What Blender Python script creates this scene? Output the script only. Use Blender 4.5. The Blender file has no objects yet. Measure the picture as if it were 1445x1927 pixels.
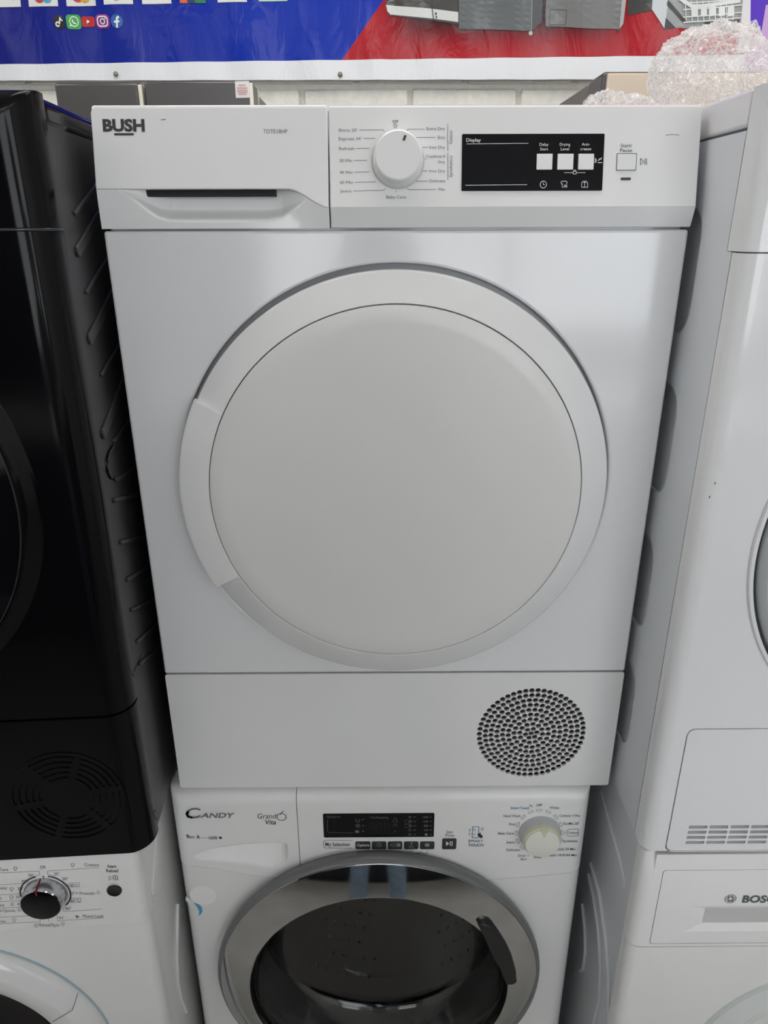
import bpy, bmesh, math, random
from mathutils import Matrix, Vector, noise
from mathutils.geometry import tessellate_polygon

# ------------------------------------------------------------------ camera
IW, IH = 1445, 1927
FPX = 1346.1
PITCH, YAW, ROLL = .3828, .0046, -.0030
CAM = Vector((-.0173, -.7827, 1.5785))
FW = Vector((math.sin(YAW)*math.cos(PITCH), math.cos(YAW)*math.cos(PITCH), -math.sin(PITCH)))
RT0 = Vector((math.cos(YAW), -math.sin(YAW), 0)); UP0 = RT0.cross(FW)
RT = RT0*math.cos(ROLL) + UP0*math.sin(ROLL)
UP = UP0*math.cos(ROLL) - RT0*math.sin(ROLL)
sc = bpy.context.scene
COL = sc.collection
cd = bpy.data.cameras.new('camera'); cam = bpy.data.objects.new('camera', cd); COL.objects.link(cam)
m = Matrix((RT, UP, -FW)).transposed().to_4x4(); m.translation = CAM
cam.matrix_world = m
cd.sensor_fit = 'HORIZONTAL'; cd.sensor_width = 36.0; cd.lens = FPX/IW*36.0
cd.clip_start = .02; cd.clip_end = 60
sc.camera = cam

# ------------------------------------------------------------------ world, exposure
w = bpy.data.worlds.new('daylight'); sc.world = w; w.use_nodes = True
bg = w.node_tree.nodes['Background']; bg.inputs[0].default_value = (.92, .96, 1.0, 1); bg.inputs[1].default_value = 4.9
sc.view_settings.view_transform = 'Standard'; sc.view_settings.look = 'None'
sc.view_settings.exposure = -0.16; sc.view_settings.gamma = 1.0
sc.view_settings.use_curve_mapping = False
sc.cycles.transparent_max_bounces = 20; sc.cycles.max_bounces = 9
LAMP_POWER = 5.0
LAMPS = [(-1.7, .15), (0.0, .15), (1.7, .15), (-1.7, -2.9), (0.0, -2.9), (1.7, -2.9)]

# ------------------------------------------------------------------ materials
MATS = {}
def mat(name, col, rough=.4, metal=0.0, coat=0.0, spec=.5, noise_amt=0.0, noise_scale=8.0, bump=0.0, bump_scale=20.0,
        trans=0.0, ior=1.5, alpha=1.0, emit=0.0, rough_noise=0.0):
    if name in MATS: return MATS[name]
    mt = bpy.data.materials.new(name); mt.use_nodes = True
    nt = mt.node_tree; b = nt.nodes['Principled BSDF']
    b.inputs['Base Color'].default_value = (*col, 1)
    b.inputs['Roughness'].default_value = rough; b.inputs['Metallic'].default_value = metal
    b.inputs['Coat Weight'].default_value = coat; b.inputs['Coat Roughness'].default_value = .06
    b.inputs['Specular IOR Level'].default_value = spec; b.inputs['IOR'].default_value = ior
    b.inputs['Transmission Weight'].default_value = trans; b.inputs['Alpha'].default_value = alpha
    if emit:
        b.inputs['Emission Color'].default_value = (*col, 1); b.inputs['Emission Strength'].default_value = emit
    tc = nt.nodes.new('ShaderNodeNewGeometry')
    if noise_amt or rough_noise:
        n = nt.nodes.new('ShaderNodeTexNoise'); n.inputs['Scale'].default_value = noise_scale; n.inputs['Detail'].default_value = 5
        nt.links.new(tc.outputs['Position'], n.inputs['Vector'])
        if noise_amt:
            mx = nt.nodes.new('ShaderNodeMix'); mx.data_type = 'RGBA'; mx.blend_type = 'MULTIPLY'
            mx.inputs[0].default_value = 1
            cr = nt.nodes.new('ShaderNodeMapRange'); cr.inputs['From Min'].default_value = .3; cr.inputs['From Max'].default_value = .7
            cr.inputs['To Min'].default_value = 1-noise_amt; cr.inputs['To Max'].default_value = 1
            nt.links.new(n.outputs['Fac'], cr.inputs['Value'])
            mx.inputs[6].default_value = (*col, 1); nt.links.new(cr.outputs[0], mx.inputs[7])
            nt.links.new(mx.outputs[2], b.inputs['Base Color'])
        if rough_noise:
            rr = nt.nodes.new('ShaderNodeMapRange'); rr.inputs['From Min'].default_value = .35; rr.inputs['From Max'].default_value = .7
            rr.inputs['To Min'].default_value = rough; rr.inputs['To Max'].default_value = rough+rough_noise
            nt.links.new(n.outputs['Fac'], rr.inputs['Value']); nt.links.new(rr.outputs[0], b.inputs['Roughness'])
    if bump:
        n2 = nt.nodes.new('ShaderNodeTexNoise'); n2.inputs['Scale'].default_value = bump_scale; n2.inputs['Detail'].default_value = 3
        nt.links.new(tc.outputs['Position'], n2.inputs['Vector'])
        bp = nt.nodes.new('ShaderNodeBump'); bp.inputs['Strength'].default_value = 1.0; bp.inputs['Distance'].default_value = bump
        nt.links.new(n2.outputs['Fac'], bp.inputs['Height']); nt.links.new(bp.outputs[0], b.inputs['Normal'])
    MATS[name] = mt
    return mt

WHITE = mat('white_enamel', (.79, .795, .81), .14, coat=.2, bump=.00012, bump_scale=9, noise_amt=.015)
WPLAS = mat('white_gloss_plastic', (.81, .81, .815), .16, coat=.3, bump=.00005, bump_scale=30, noise_amt=.012)
WDISC = mat('white_door_plastic', (.76, .755, .745), .34, coat=.08, bump=.0001, bump_scale=6, noise_amt=.015)
WSATIN = mat('white_satin_plastic', (.86, .86, .855), .32, noise_amt=.03, noise_scale=14)
WWASH = mat('white_washer_enamel', (.85, .855, .845), .2, coat=.2, noise_amt=.02)
SIDEW = mat('shade_grey_side_steel', (.70, .73, .765), .3, noise_amt=.04, bump=.0001, bump_scale=12)  # side sheets of white machines, bluish shade put into the colour
BLACK = mat('black_gloss_enamel', (.003, .003, .004), .09, coat=0, spec=.18, rough_noise=.08, bump=.00006, bump_scale=10)
BSIDE = mat('charcoal_side_steel', (.022, .022, .024), .38, noise_amt=.1)
BGRILL = mat('black_satin_plastic', (.006, .006, .007), .28)
DARK = mat('dark_cavity', (.012, .012, .013), .7)
GREYC = mat('grey_cavity', (.09, .09, .09), .6)
GLASSBLK = mat('black_display_glass', (.004, .004, .006), .05, spec=.25)
INK = mat('dark_print', (.035, .035, .04), .45)
INKG = mat('grey_print', (.10, .105, .12), .45)
INKW = mat('white_print', (.78, .78, .78), .5)
INKD = mat('dim_display_print', (.16, .165, .165), .5)
INKDD = mat('unlit_display_segments', (.012, .012, .014), .5)
INKB = mat('blue_print', (.03, .16, .32), .45)
CHROME = mat('chrome', (.54, .55, .56), .035, metal=1.0, rough_noise=.10, noise_scale=14)
STEEL = mat('brushed_steel', (.45, .46, .47), .22, metal=1.0)
GREYPL = mat('grey_surround_plastic', (.16, .165, .165), .22)
BLKPL = mat('black_handle_plastic', (.012, .012, .013), .38)
KNOBW = mat('ivory_knob_plastic', (.80, .80, .74), .25)
KNOBT = mat('yellowed_knob_rim', (.66, .64, .47), .25)
KNOBC = mat('cloudy_grey_knob_skirt', (.52, .54, .56), .25)
KSILV = mat('silver_knob_skirt', (.55, .57, .60), .16, metal=.85)
RED = mat('dark_red_mark', (.25, .01, .03), .4)
PALEBL = mat('pale_blue_gasket', (.42, .53, .58), .4)
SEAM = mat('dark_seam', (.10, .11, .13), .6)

# ------------------------------------------------------------------ frames and pixel rays
FR = Matrix.Identity(4)
def frame(x=0, y=0, a=0):
    global FR, FRI
    FR = Matrix.Translation((x, y, 0)) @ Matrix.Rotation(math.radians(a), 4, 'Z'); FRI = FR.inverted()
frame()
def ray(px, py):
    d = FW + RT*((px-IW/2)/FPX) + UP*((IH/2-py)/FPX)
    return FRI @ CAM, FRI.to_3x3() @ d
def L(px, py, S=0.0):
    """where the sight line through a pixel meets the front surface y = S(x, z) of the current frame"""
    o, d = ray(px, py); y = S if not callable(S) else 0.0
    for _ in range(1 if not callable(S) else 12):
        t = (y-o.y)/d.y; p = o+d*t
        if callable(S): y = S(p.x, p.z)
    return p
def LX(px, py, x):
    o, d = ray(px, py); return o+d*((x-o.x)/d.x)
def lz(px, py, S=0.0): return L(px, py, S).z
def lx(px, py, S=0.0): return L(px, py, S).x

# ------------------------------------------------------------------ mesh helpers
def new_obj(name, me, material, parent=None, recenter=True):
    me.name = name
    me.transform(FR)
    c = Vector((0, 0, 0))
    if recenter and len(me.vertices):
        lo = Vector([min(v.co[i] for v in me.vertices) for i in range(3)]); hi = Vector([max(v.co[i] for v in me.vertices) for i in range(3)])
        c = (lo+hi)/2; me.transform(Matrix.Translation(-c))
    o = bpy.data.objects.new(name, me); COL.objects.link(o); o.location = c
    if isinstance(material, (list, tuple)):
        for q in material: me.materials.append(q)
    else: me.materials.append(material)
    if parent is not None: attach(o, parent)
    return o
WORLD = {}
def wpos(o):
    p = Vector(o.location); q = o.parent
    while q is not None: p = p + Vector(q.location); q = q.parent
    return p
def attach(o, parent):
    p = Vector(o.location); o.parent = parent; o.location = p - wpos(parent)
def thing(name, label, cat, loc, group=None):
    o = bpy.data.objects.new(name, None); COL.objects.link(o); o.empty_display_size = .05
    o.location = FR @ Vector(loc); o['label'] = label; o['category'] = cat
    if group: o['group'] = group
    return o
def tag(o, label, cat, group=None):
    o['label'] = label; o['category'] = cat
    if group: o['group'] = group
    return o
def structure(o): o['kind'] = 'structure'; return o
def smooth(me, ang=35):
    me.polygons.foreach_set('use_smooth', [True]*len(me.polygons))
    me.set_sharp_from_angle(angle=math.radians(ang))
def meshpy(verts, faces, ang=None):
    me = bpy.data.meshes.new('m'); me.from_pydata([tuple(v) for v in verts], [], faces); me.validate(); me.update()
    if ang: smooth(me, ang)
    return me
def join(*mes):
    bm = bmesh.new()
    for q in mes: bm.from_mesh(q)
    me = bpy.data.meshes.new('m'); bm.to_mesh(me); bm.free()
    return me
def rbox_me(x0, x1, y0, y1, z0, z1, r=.003, seg=3, open_front=False):
    bm = bmesh.new(); bmesh.ops.create_cube(bm, size=1)
    for v in bm.verts:
        v.co = ((x0+x1)/2+v.co.x*(x1-x0), (y0+y1)/2+v.co.y*(y1-y0), (z0+z1)/2+v.co.z*(z1-z0))
    big = set()
    if r > 0:
        bmesh.ops.bevel(bm, geom=bm.edges[:], offset=r, segments=seg, affect='EDGES', profile=.5)
    for f in bm.faces: f.smooth = max(abs(f.normal.x), abs(f.normal.y), abs(f.normal.z)) < .9999
    if open_front: bmesh.ops.delete(bm, geom=[f for f in bm.faces if f.normal.y < -.99], context='FACES')
    me = bpy.data.meshes.new('m'); bm.to_mesh(me); bm.free()
    return me
def rbox(name, x0, x1, y0, y1, z0, z1, material, parent=None, r=.003, seg=3, open_front=False):
    return new_obj(name, rbox_me(x0, x1, y0, y1, z0, z1, r, seg, open_front), material, parent)
def plate_me(outer, holes, thick, y=0.0, bev=0.0, S=None, side=None, x=0.0, res=2):
    """flat plate with cut-outs; outer / holes in (x,z); front face at y (or on S(x,z)); side='L'/'R': outlines in (y,z), face at x"""
    cu = bpy.data.curves.new('c', 'CURVE'); cu.dimensions = '2D'; cu.fill_mode = 'BOTH'
    for pts in [outer]+list(holes):
        sp = cu.splines.new('POLY'); sp.points.add(len(pts)-1); sp.use_cyclic_u = True
        for p, q in zip(sp.points, pts):
            u = -q[0] if side == 'L' else q[0]
            p.co = (u, q[1], 0, 1)
    cu.extrude = max(thick/2-bev, 0); cu.bevel_depth = bev; cu.bevel_resolution = res; cu.offset = -bev
    ob = bpy.data.objects.new('c', cu); me = bpy.data.meshes.new_from_object(ob)
    bpy.data.objects.remove(ob); bpy.data.curves.remove(cu)
    for p in me.polygons: p.use_smooth = abs(p.normal.z) < .9999
    for v in me.vertices:
        u, vv, ww = v.co; ww -= thick/2
        if side == 'L': v.co = (x-ww, -u, vv)
        elif side == 'R': v.co = (x+ww, u, vv)
        else: v.co = (u, (S(u, vv) if S else y)-ww, vv)
    me.update()
    return me
def plate(name, outer, holes, thick, material, parent=None, **k):
    return new_obj(name, plate_me(outer, holes, thick, **k), material, parent)
def rrect(x0, x1, z0, z1, r=.003, n=5):
    out = []
    for cx, cz, a0 in ((x1-r, z1-r, 0), (x0+r, z1-r, 90), (x0+r, z0+r, 180), (x1-r, z0+r, 270)):
        for i in range(n+1):
            a = math.radians(a0+90*i/n); out.append((cx+r*math.cos(a), cz+r*math.sin(a)))
    return out
def circle(cx, cz, r, n=48, a0=0, a1=360):
    full = abs(a1-a0) >= 360
    k = n if full else n+1
    return [(cx+r*math.cos(math.radians(a0+(a1-a0)*i/n)), cz+r*math.sin(math.radians(a0+(a1-a0)*i/n))) for i in range(k)]
def capsule(c0, c1, r, n=8):
    d = Vector((c1[0]-c0[0], c1[1]-c0[1])); a = math.degrees(math.atan2(d.y, d.x))
    return circle(c1[0], c1[1], r, n, a-90, a+90)+circle(c0[0], c0[1], r, n, a+90, a+270)
def lathe_me(prof, cx, cz, n=96, a0=0, a1=360, y=0.0, ang=40, tilt=None, caps=False):
    """prof: (r, y) pairs swept about the Y axis through (cx, cz)"""
    full = abs(a1-a0) >= 360; k = n if full else n+1
    V, Fc = [], []
    for i in range(k):
        a = math.radians(a0+(a1-a0)*i/n)
        for r, yy in prof:
            V.append(Vector((cx+r*math.cos(a), y+yy, cz+r*math.sin(a))))
    m_ = len(prof)
    for i in range(n):
        i2 = (i+1) % k
        for j in range(m_-1):
            if prof[j][0] < 1e-7: Fc.append((i*m_+j, i*m_+j+1, i2*m_+j+1))
            elif prof[j+1][0] < 1e-7: Fc.append((i*m_+j, i*m_+j+1, i2*m_+j))
            else: Fc.append((i*m_+j, i*m_+j+1, i2*m_+j+1, i2*m_+j))
    if caps and not full:
        Fc.append(tuple(range(m_))); Fc.append(tuple(reversed(range((k-1)*m_, k*m_))))
    if tilt:
        T = Matrix.Translation((cx, y, cz)) @ Matrix.Rotation(tilt, 4, 'X') @ Matrix.Translation((-cx, -y, -cz))
        V = [T @ v for v in V]
    me = meshpy(V, Fc)
    bm = bmesh.new(); bm.from_mesh(me); bmesh.ops.remove_doubles(bm, verts=bm.verts[:], dist=1e-7)
    bmesh.ops.recalc_face_normals(bm, faces=bm.faces[:]); bm.to_mesh(me); bm.free()
    smooth(me, ang)
    return me
def lathe(name, prof, cx, cz, material, parent=None, **k):
    return new_obj(name, lathe_me(prof, cx, cz, **k), material, parent)
def spans(a, b, n): return [a+(b-a)*i/n for i in range(n+1)]
def round_xs(x0, x1, R, left=True, right=True, n=8, mid=10):
    xs = []
    if left: xs += [x0+R-R*math.cos(math.pi/2*i/n) for i in range(n)]
    a = x0+(R if left else 0); b = x1-(R if right else 0)
    xs += spans(a, b, mid)
    if right: xs += [x1-R+R*math.sin(math.pi/2*(i+1)/n) for i in range(n)]
    return xs
def edge_round(x, x0, x1, R, left=True, right=True):
    d = 0
    if left and x < x0+R: d = x0+R-x
    if right and x > x1-R: d = x-(x1-R)
    return R-math.sqrt(max(R*R-d*d, 0))
def hfield_me(xs, zs, Y, back, skip=None, zmap=None, ang=50):
    """a front made as y = Y(x, z) over a grid, closed to the back by skirts"""
    nx, nz = len(xs), len(zs); V, Fc = [], []
    for x in xs:
        for z in zs:
            zz = zmap(x, z) if zmap else z
            V.append((x, Y(x, zz), zz))
    for i in range(nx-1):
        for j in range(nz-1):
            if skip and skip((xs[i]+xs[i+1])/2, (zs[j]+zs[j+1])/2): continue
            Fc.append((i*nz+j, (i+1)*nz+j, (i+1)*nz+j+1, i*nz+j+1))
    rim = [i*nz for i in range(nx)]+[(nx-1)*nz+j for j in range(1, nz)]+[i*nz+nz-1 for i in range(nx-2, -1, -1)]+[j for j in range(nz-2, 0, -1)]
    b0 = len(V)
    for r in rim: V.append((V[r][0], back, V[r][2]))
    k = len(rim)
    for i in range(k):
        Fc.append((rim[(i+1) % k], rim[i], b0+i, b0+(i+1) % k))
    return meshpy(V, Fc, ang)
def hfield(name, xs, zs, Y, back, material, parent=None, **k):
    return new_obj(name, hfield_me(xs, zs, Y, back, **k), material, parent)
def tube_me(pts, r, n=8, closed=False):
    V, Fc = [], []; k = len(pts); pts = [Vector(p) for p in pts]
    for i, p in enumerate(pts):
        t = (pts[(i+1) % k]-pts[i-1]) if closed else (pts[min(i+1, k-1)]-pts[max(i-1, 0)])
        t.normalize(); u = t.cross(Vector((.31, .2, .93))).normalized(); v = t.cross(u)
        for j in range(n):
            a = 2*math.pi*j/n; V.append(p+u*r*math.cos(a)+v*r*math.sin(a))
    for i in range(k if closed else k-1):
        for j in range(n):
            Fc.append((i*n+j, i*n+(j+1) % n, ((i+1) % k)*n+(j+1) % n, ((i+1) % k)*n+j))
    if not closed: Fc += [tuple(range(n)), tuple(range((k-1)*n, k*n))]
    return meshpy(V, Fc, 60)

# ------------------------------------------------------------------ printing
FONT = {}
def glyphs(txt, bold):
    key = (txt, bold)
    if key not in FONT:
        cu = bpy.data.curves.new('t', 'FONT'); cu.body = txt; cu.size = 1; cu.offset = bold; cu.resolution_u = 3
        ob = bpy.data.objects.new('t', cu); me = bpy.data.meshes.new_from_object(ob)
        FONT[key] = ([tuple(v.co[:2]) for v in me.vertices], [tuple(p.vertices) for p in me.polygons])
        bpy.data.objects.remove(ob); bpy.data.curves.remove(cu); bpy.data.meshes.remove(me)
    return FONT[key]
class Print:
    """flat ink on a front surface S; every method takes pixel positions, turned into real positions on that surface"""
    def __init__(s, S=0.0, off=.0003): s.S = S; s.off = off; s.V = []; s.F = []
    def p(s, x, y): q = L(x, y, s.S); return (q.x, q.z)
    def raw(s, V, F): b = len(s.V); s.V += V; s.F += [tuple(b+i for i in f) for f in F]
    def text(s, txt, x0, x1, yb, yc, bold=0.0, slant=0.0, rot=0):
        """text spanning pixels x0..x1, baseline at yb, capital height up to yc; rot=90: reads upward, x = baseline column, y range given"""
        V, F = glyphs(txt, bold)
        if not V: return
        a = min(v[0] for v in V); b = max(v[0] for v in V); cap = .69
        hb = glyphs('H', bold)[0]; cap = max(v[1] for v in hb)
        if rot == 90:      # x0 = baseline x, x1 = cap x, yb = start (bottom) , yc = end (top)
            P0 = s.p(x0, yb); P1 = s.p(x0, yc); h = s.p(x1, yb)[0]-P0[0]; w_ = P1[1]-P0[1]
            s.raw([(P0[0]+v[1]/cap*h, P0[1]+(v[0]-a)/(b-a)*w_) for v in V], F); return
        P0 = s.p(x0, yb); P1 = s.p(x1, yb); C = s.p((x0+x1)/2, yc); h = C[1]-(P0[1]+P1[1])/2
        out = []
        for v in V:
            t = (v[0]-a)/(b-a); zz = v[1]/cap*h
            out.append((P0[0]+t*(P1[0]-P0[0])+slant*zz, P0[1]+t*(P1[1]-P0[1])+zz))
        s.raw(out, F)
    def loc_line(s, pts, w, closed=False):
        n = len(pts); P = [Vector(q) for q in pts]; V = []
        for i in range(n):
            a = P[i-1] if (i > 0 or closed) else P[i]; b = P[(i+1) % n] if (i < n-1 or closed) else P[i]
            d1 = (P[i]-a); d2 = (b-P[i])
            d1 = d1.normalized() if d1.length > 0 else d2.normalized(); d2 = d2.normalized() if d2.length > 0 else d1
            t = (d1+d2); t = t.normalized() if t.length > 1e-6 else d1
            nn = Vector((-t.y, t.x)); k = w/2/max(.4, nn.dot(Vector((-d1.y, d1.x))))
            V += [tuple(P[i]+nn*k), tuple(P[i]-nn*k)]
        F = [(2*i, 2*i+1, 2*((i+1) % n)+1, 2*((i+1) % n)) for i in range(n if closed else n-1)]
        s.raw(V, F)
    def line(s, pts, wpx=1.3, closed=False):
        P = [s.p(*q) for q in pts]
        sc_ = abs(s.p(pts[0][0]+10, pts[0][1])[0]-P[0][0])/10
        s.loc_line(P, wpx*sc_, closed)
    def poly(s, pts, local=False):
        P = pts if local else [s.p(*q) for q in pts]
        T = tessellate_polygon([[Vector((q[0], q[1], 0)) for q in P]])
        s.raw([tuple(q) for q in P], [tuple(t) for t in T])
    def disc(s, x, y, rpx, n=24, ry=None):
        c = s.p(x, y); k = abs(s.p(x+rpx, y)[0]-c[0]); s.poly(circle(c[0], c[1], k, n), True)
    def ring(s, x, y, rpx, wpx=1.2, n=24, a0=0, a1=360):
        c = s.p(x, y); k = abs(s.p(x+rpx, y)[0]-c[0]); s.loc_line(circle(c[0], c[1], k, n, a0, a1), k*wpx/rpx, abs(a1-a0) >= 360)
    def rect(s, x0, x1, y0, y1, rpx=0):
        a = s.p(x0, y1); b = s.p(x1, y0); sc_ = (b[0]-a[0])/(x1-x0)
        s.poly(rrect(a[0], b[0], a[1], b[1], max(rpx*sc_, 1e-5), 5 if rpx else 1), True)
    def frame_rect(s, x0, x1, y0, y1, rpx=2, wpx=1.2):
        a = s.p(x0, y1); b = s.p(x1, y0); sc_ = (b[0]-a[0])/(x1-x0)
        s.loc_line(rrect(a[0], b[0], a[1], b[1], rpx*sc_), wpx*sc_, True)
    def build(s, name, material, parent, fine=None, thick=0.0):
        Sf = s.S if callable(s.S) else (lambda x, z: s.S)
        me = bpy.data.meshes.new('m'); me.from_pydata([(v[0], 0, v[1]) for v in s.V], [], s.F)
        if fine:
            bm = bmesh.new(); bm.from_mesh(me); bmesh.ops.triangulate(bm, faces=bm.faces[:])
            for _ in range(5):
                e = [q for q in bm.edges if q.calc_length() > fine]
                if not e: break
                bmesh.ops.subdivide_edges(bm, edges=e, cuts=1); bmesh.ops.triangulate(bm, faces=bm.faces[:])
            bm.to_mesh(me); bm.free()
        if thick:
            bm = bmesh.new(); bm.from_mesh(me); r = bmesh.ops.extrude_face_region(bm, geom=bm.faces[:])
            for v in r['geom']:
                if isinstance(v, bmesh.types.BMVert): v.co.y -= thick
            bm.to_mesh(me); bm.free()
        for v in me.vertices: v.co.y += Sf(v.co.x, v.co.z)-s.off
        me.update()
        return new_obj(name, me, material, parent)

# ================================================================== the shop room
WALL_Y = .92
X0, X1, Y0, ZC = -3.0, 3.0, -4.6, 2.75
frame()
PAINT = mat('white_painted_masonry', (.88, .86, .79), .65, noise_amt=.12, noise_scale=60, bump=.0012, bump_scale=120)
MORTAR = mat('painted_mortar', (.76, .74, .67), .8, noise_amt=.12, noise_scale=90, bump=.002, bump_scale=160)
ROOMP = mat('off_white_wall_paint', (.76, .76, .74), .8, noise_amt=.05)
wall_back = structure(new_obj('wall_back', rbox_me(X0-.1, X1+.1, WALL_Y+.003, WALL_Y+.2, 0, ZC, 0), MORTAR))
fl_mat = mat('grey_floor_vinyl', (.40, .385, .36), .4, noise_amt=.2, noise_scale=5)
structure(new_obj('floor', rbox_me(X0-.1, X1+.1, Y0-.1, WALL_Y+.2, -.1, 0, 0), fl_mat))
structure(new_obj('ceiling', rbox_me(X0-.1, X1+.1, Y0-.1, WALL_Y+.2, ZC, ZC+.1, 0), ROOMP))
structure(new_obj('wall_left', rbox_me(X0-.1, X0, Y0-.1, WALL_Y+.008, 0, ZC, 0), ROOMP))
structure(new_obj('wall_right', rbox_me(X1, X1+.1, Y0-.1, WALL_Y+.008, 0, ZC, 0), ROOMP))
DKW = mat('dark_shopfront_panel', (.035, .038, .045), .4)
wf = join(rbox_me(X0, X1, Y0-.1, Y0, 0, .85, 0), rbox_me(X0, X1, Y0-.1, Y0, 2.60, ZC, 0),
          rbox_me(X0, -.9, Y0-.1, Y0, .85, 2.60, 0), rbox_me(X1-.3, X1, Y0-.1, Y0, .85, 2.60, 0))
structure(new_obj('wall_front', wf, DKW))
wfr = mat('dark_window_frame', (.03, .03, .035), .4)
wn = join(*[rbox_me(x-.03, x+.03, Y0-.08, Y0-.02, .85, 2.60, 0) for x in (-.87, .9, 2.67)])
structure(new_obj('window_1', wn, wfr))

# bricks: only the courses that show between the machines and the banner
BW, BH, BD = .215, .065, .012
def brick_mesh(seed):
    rnd = random.Random(seed)
    me = rbox_me(-BW/2, BW/2, -BD/2, BD/2, -BH/2, BH/2, .004, 2)
    for v in me.vertices: v.co += Vector([rnd.uniform(-.0012, .0012) for _ in range(3)])
    return me
BMESH = [brick_mesh(i) for i in range(4)]
for q in BMESH: q.materials.append(PAINT)
ztop_course = lz(700, 163, WALL_Y)          # joint seen just under the banner
xj = lx(568, 175, WALL_Y)
k = 0
for row in range(-3, 4):
    zc = ztop_course - .005 - BH/2 + row*.075
    for i in range(-5, 6):
        xc = xj + .1125 + i*.225 + (.1125 if row % 2 else 0)
        b = bpy.data.objects.new('brick', BMESH[k % 4]); COL.objects.link(b); k += 1
        b.location = (xc, WALL_Y+.002, zc); attach(b, wall_back)

# ceiling lamps
def ceiling_light(x, y, label):
    t = thing('ceiling_light', label, 'ceiling light', (x, y, ZC), 'lamp panels in the shop ceiling')
    rbox('lamp_frame', x-.62, x+.62, y-.32, y+.32, ZC-.035, ZC, mat('lamp_frame_white', (.8, .8, .8), .5), t, .004)
    rbox('diffuser', x-.59, x+.59, y-.29, y+.29, ZC-.042, ZC-.034, mat('lit_diffuser', (1.0, .965, .92), .5, emit=LAMP_POWER), t, .002)
for i, (x, y) in enumerate(LAMPS):
    ceiling_light(x, y, 'oblong ceiling lamp panel, %s of the %s row' % (('left', 'middle', 'right')[i % 3], ('near', 'far')[i//3]))

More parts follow.
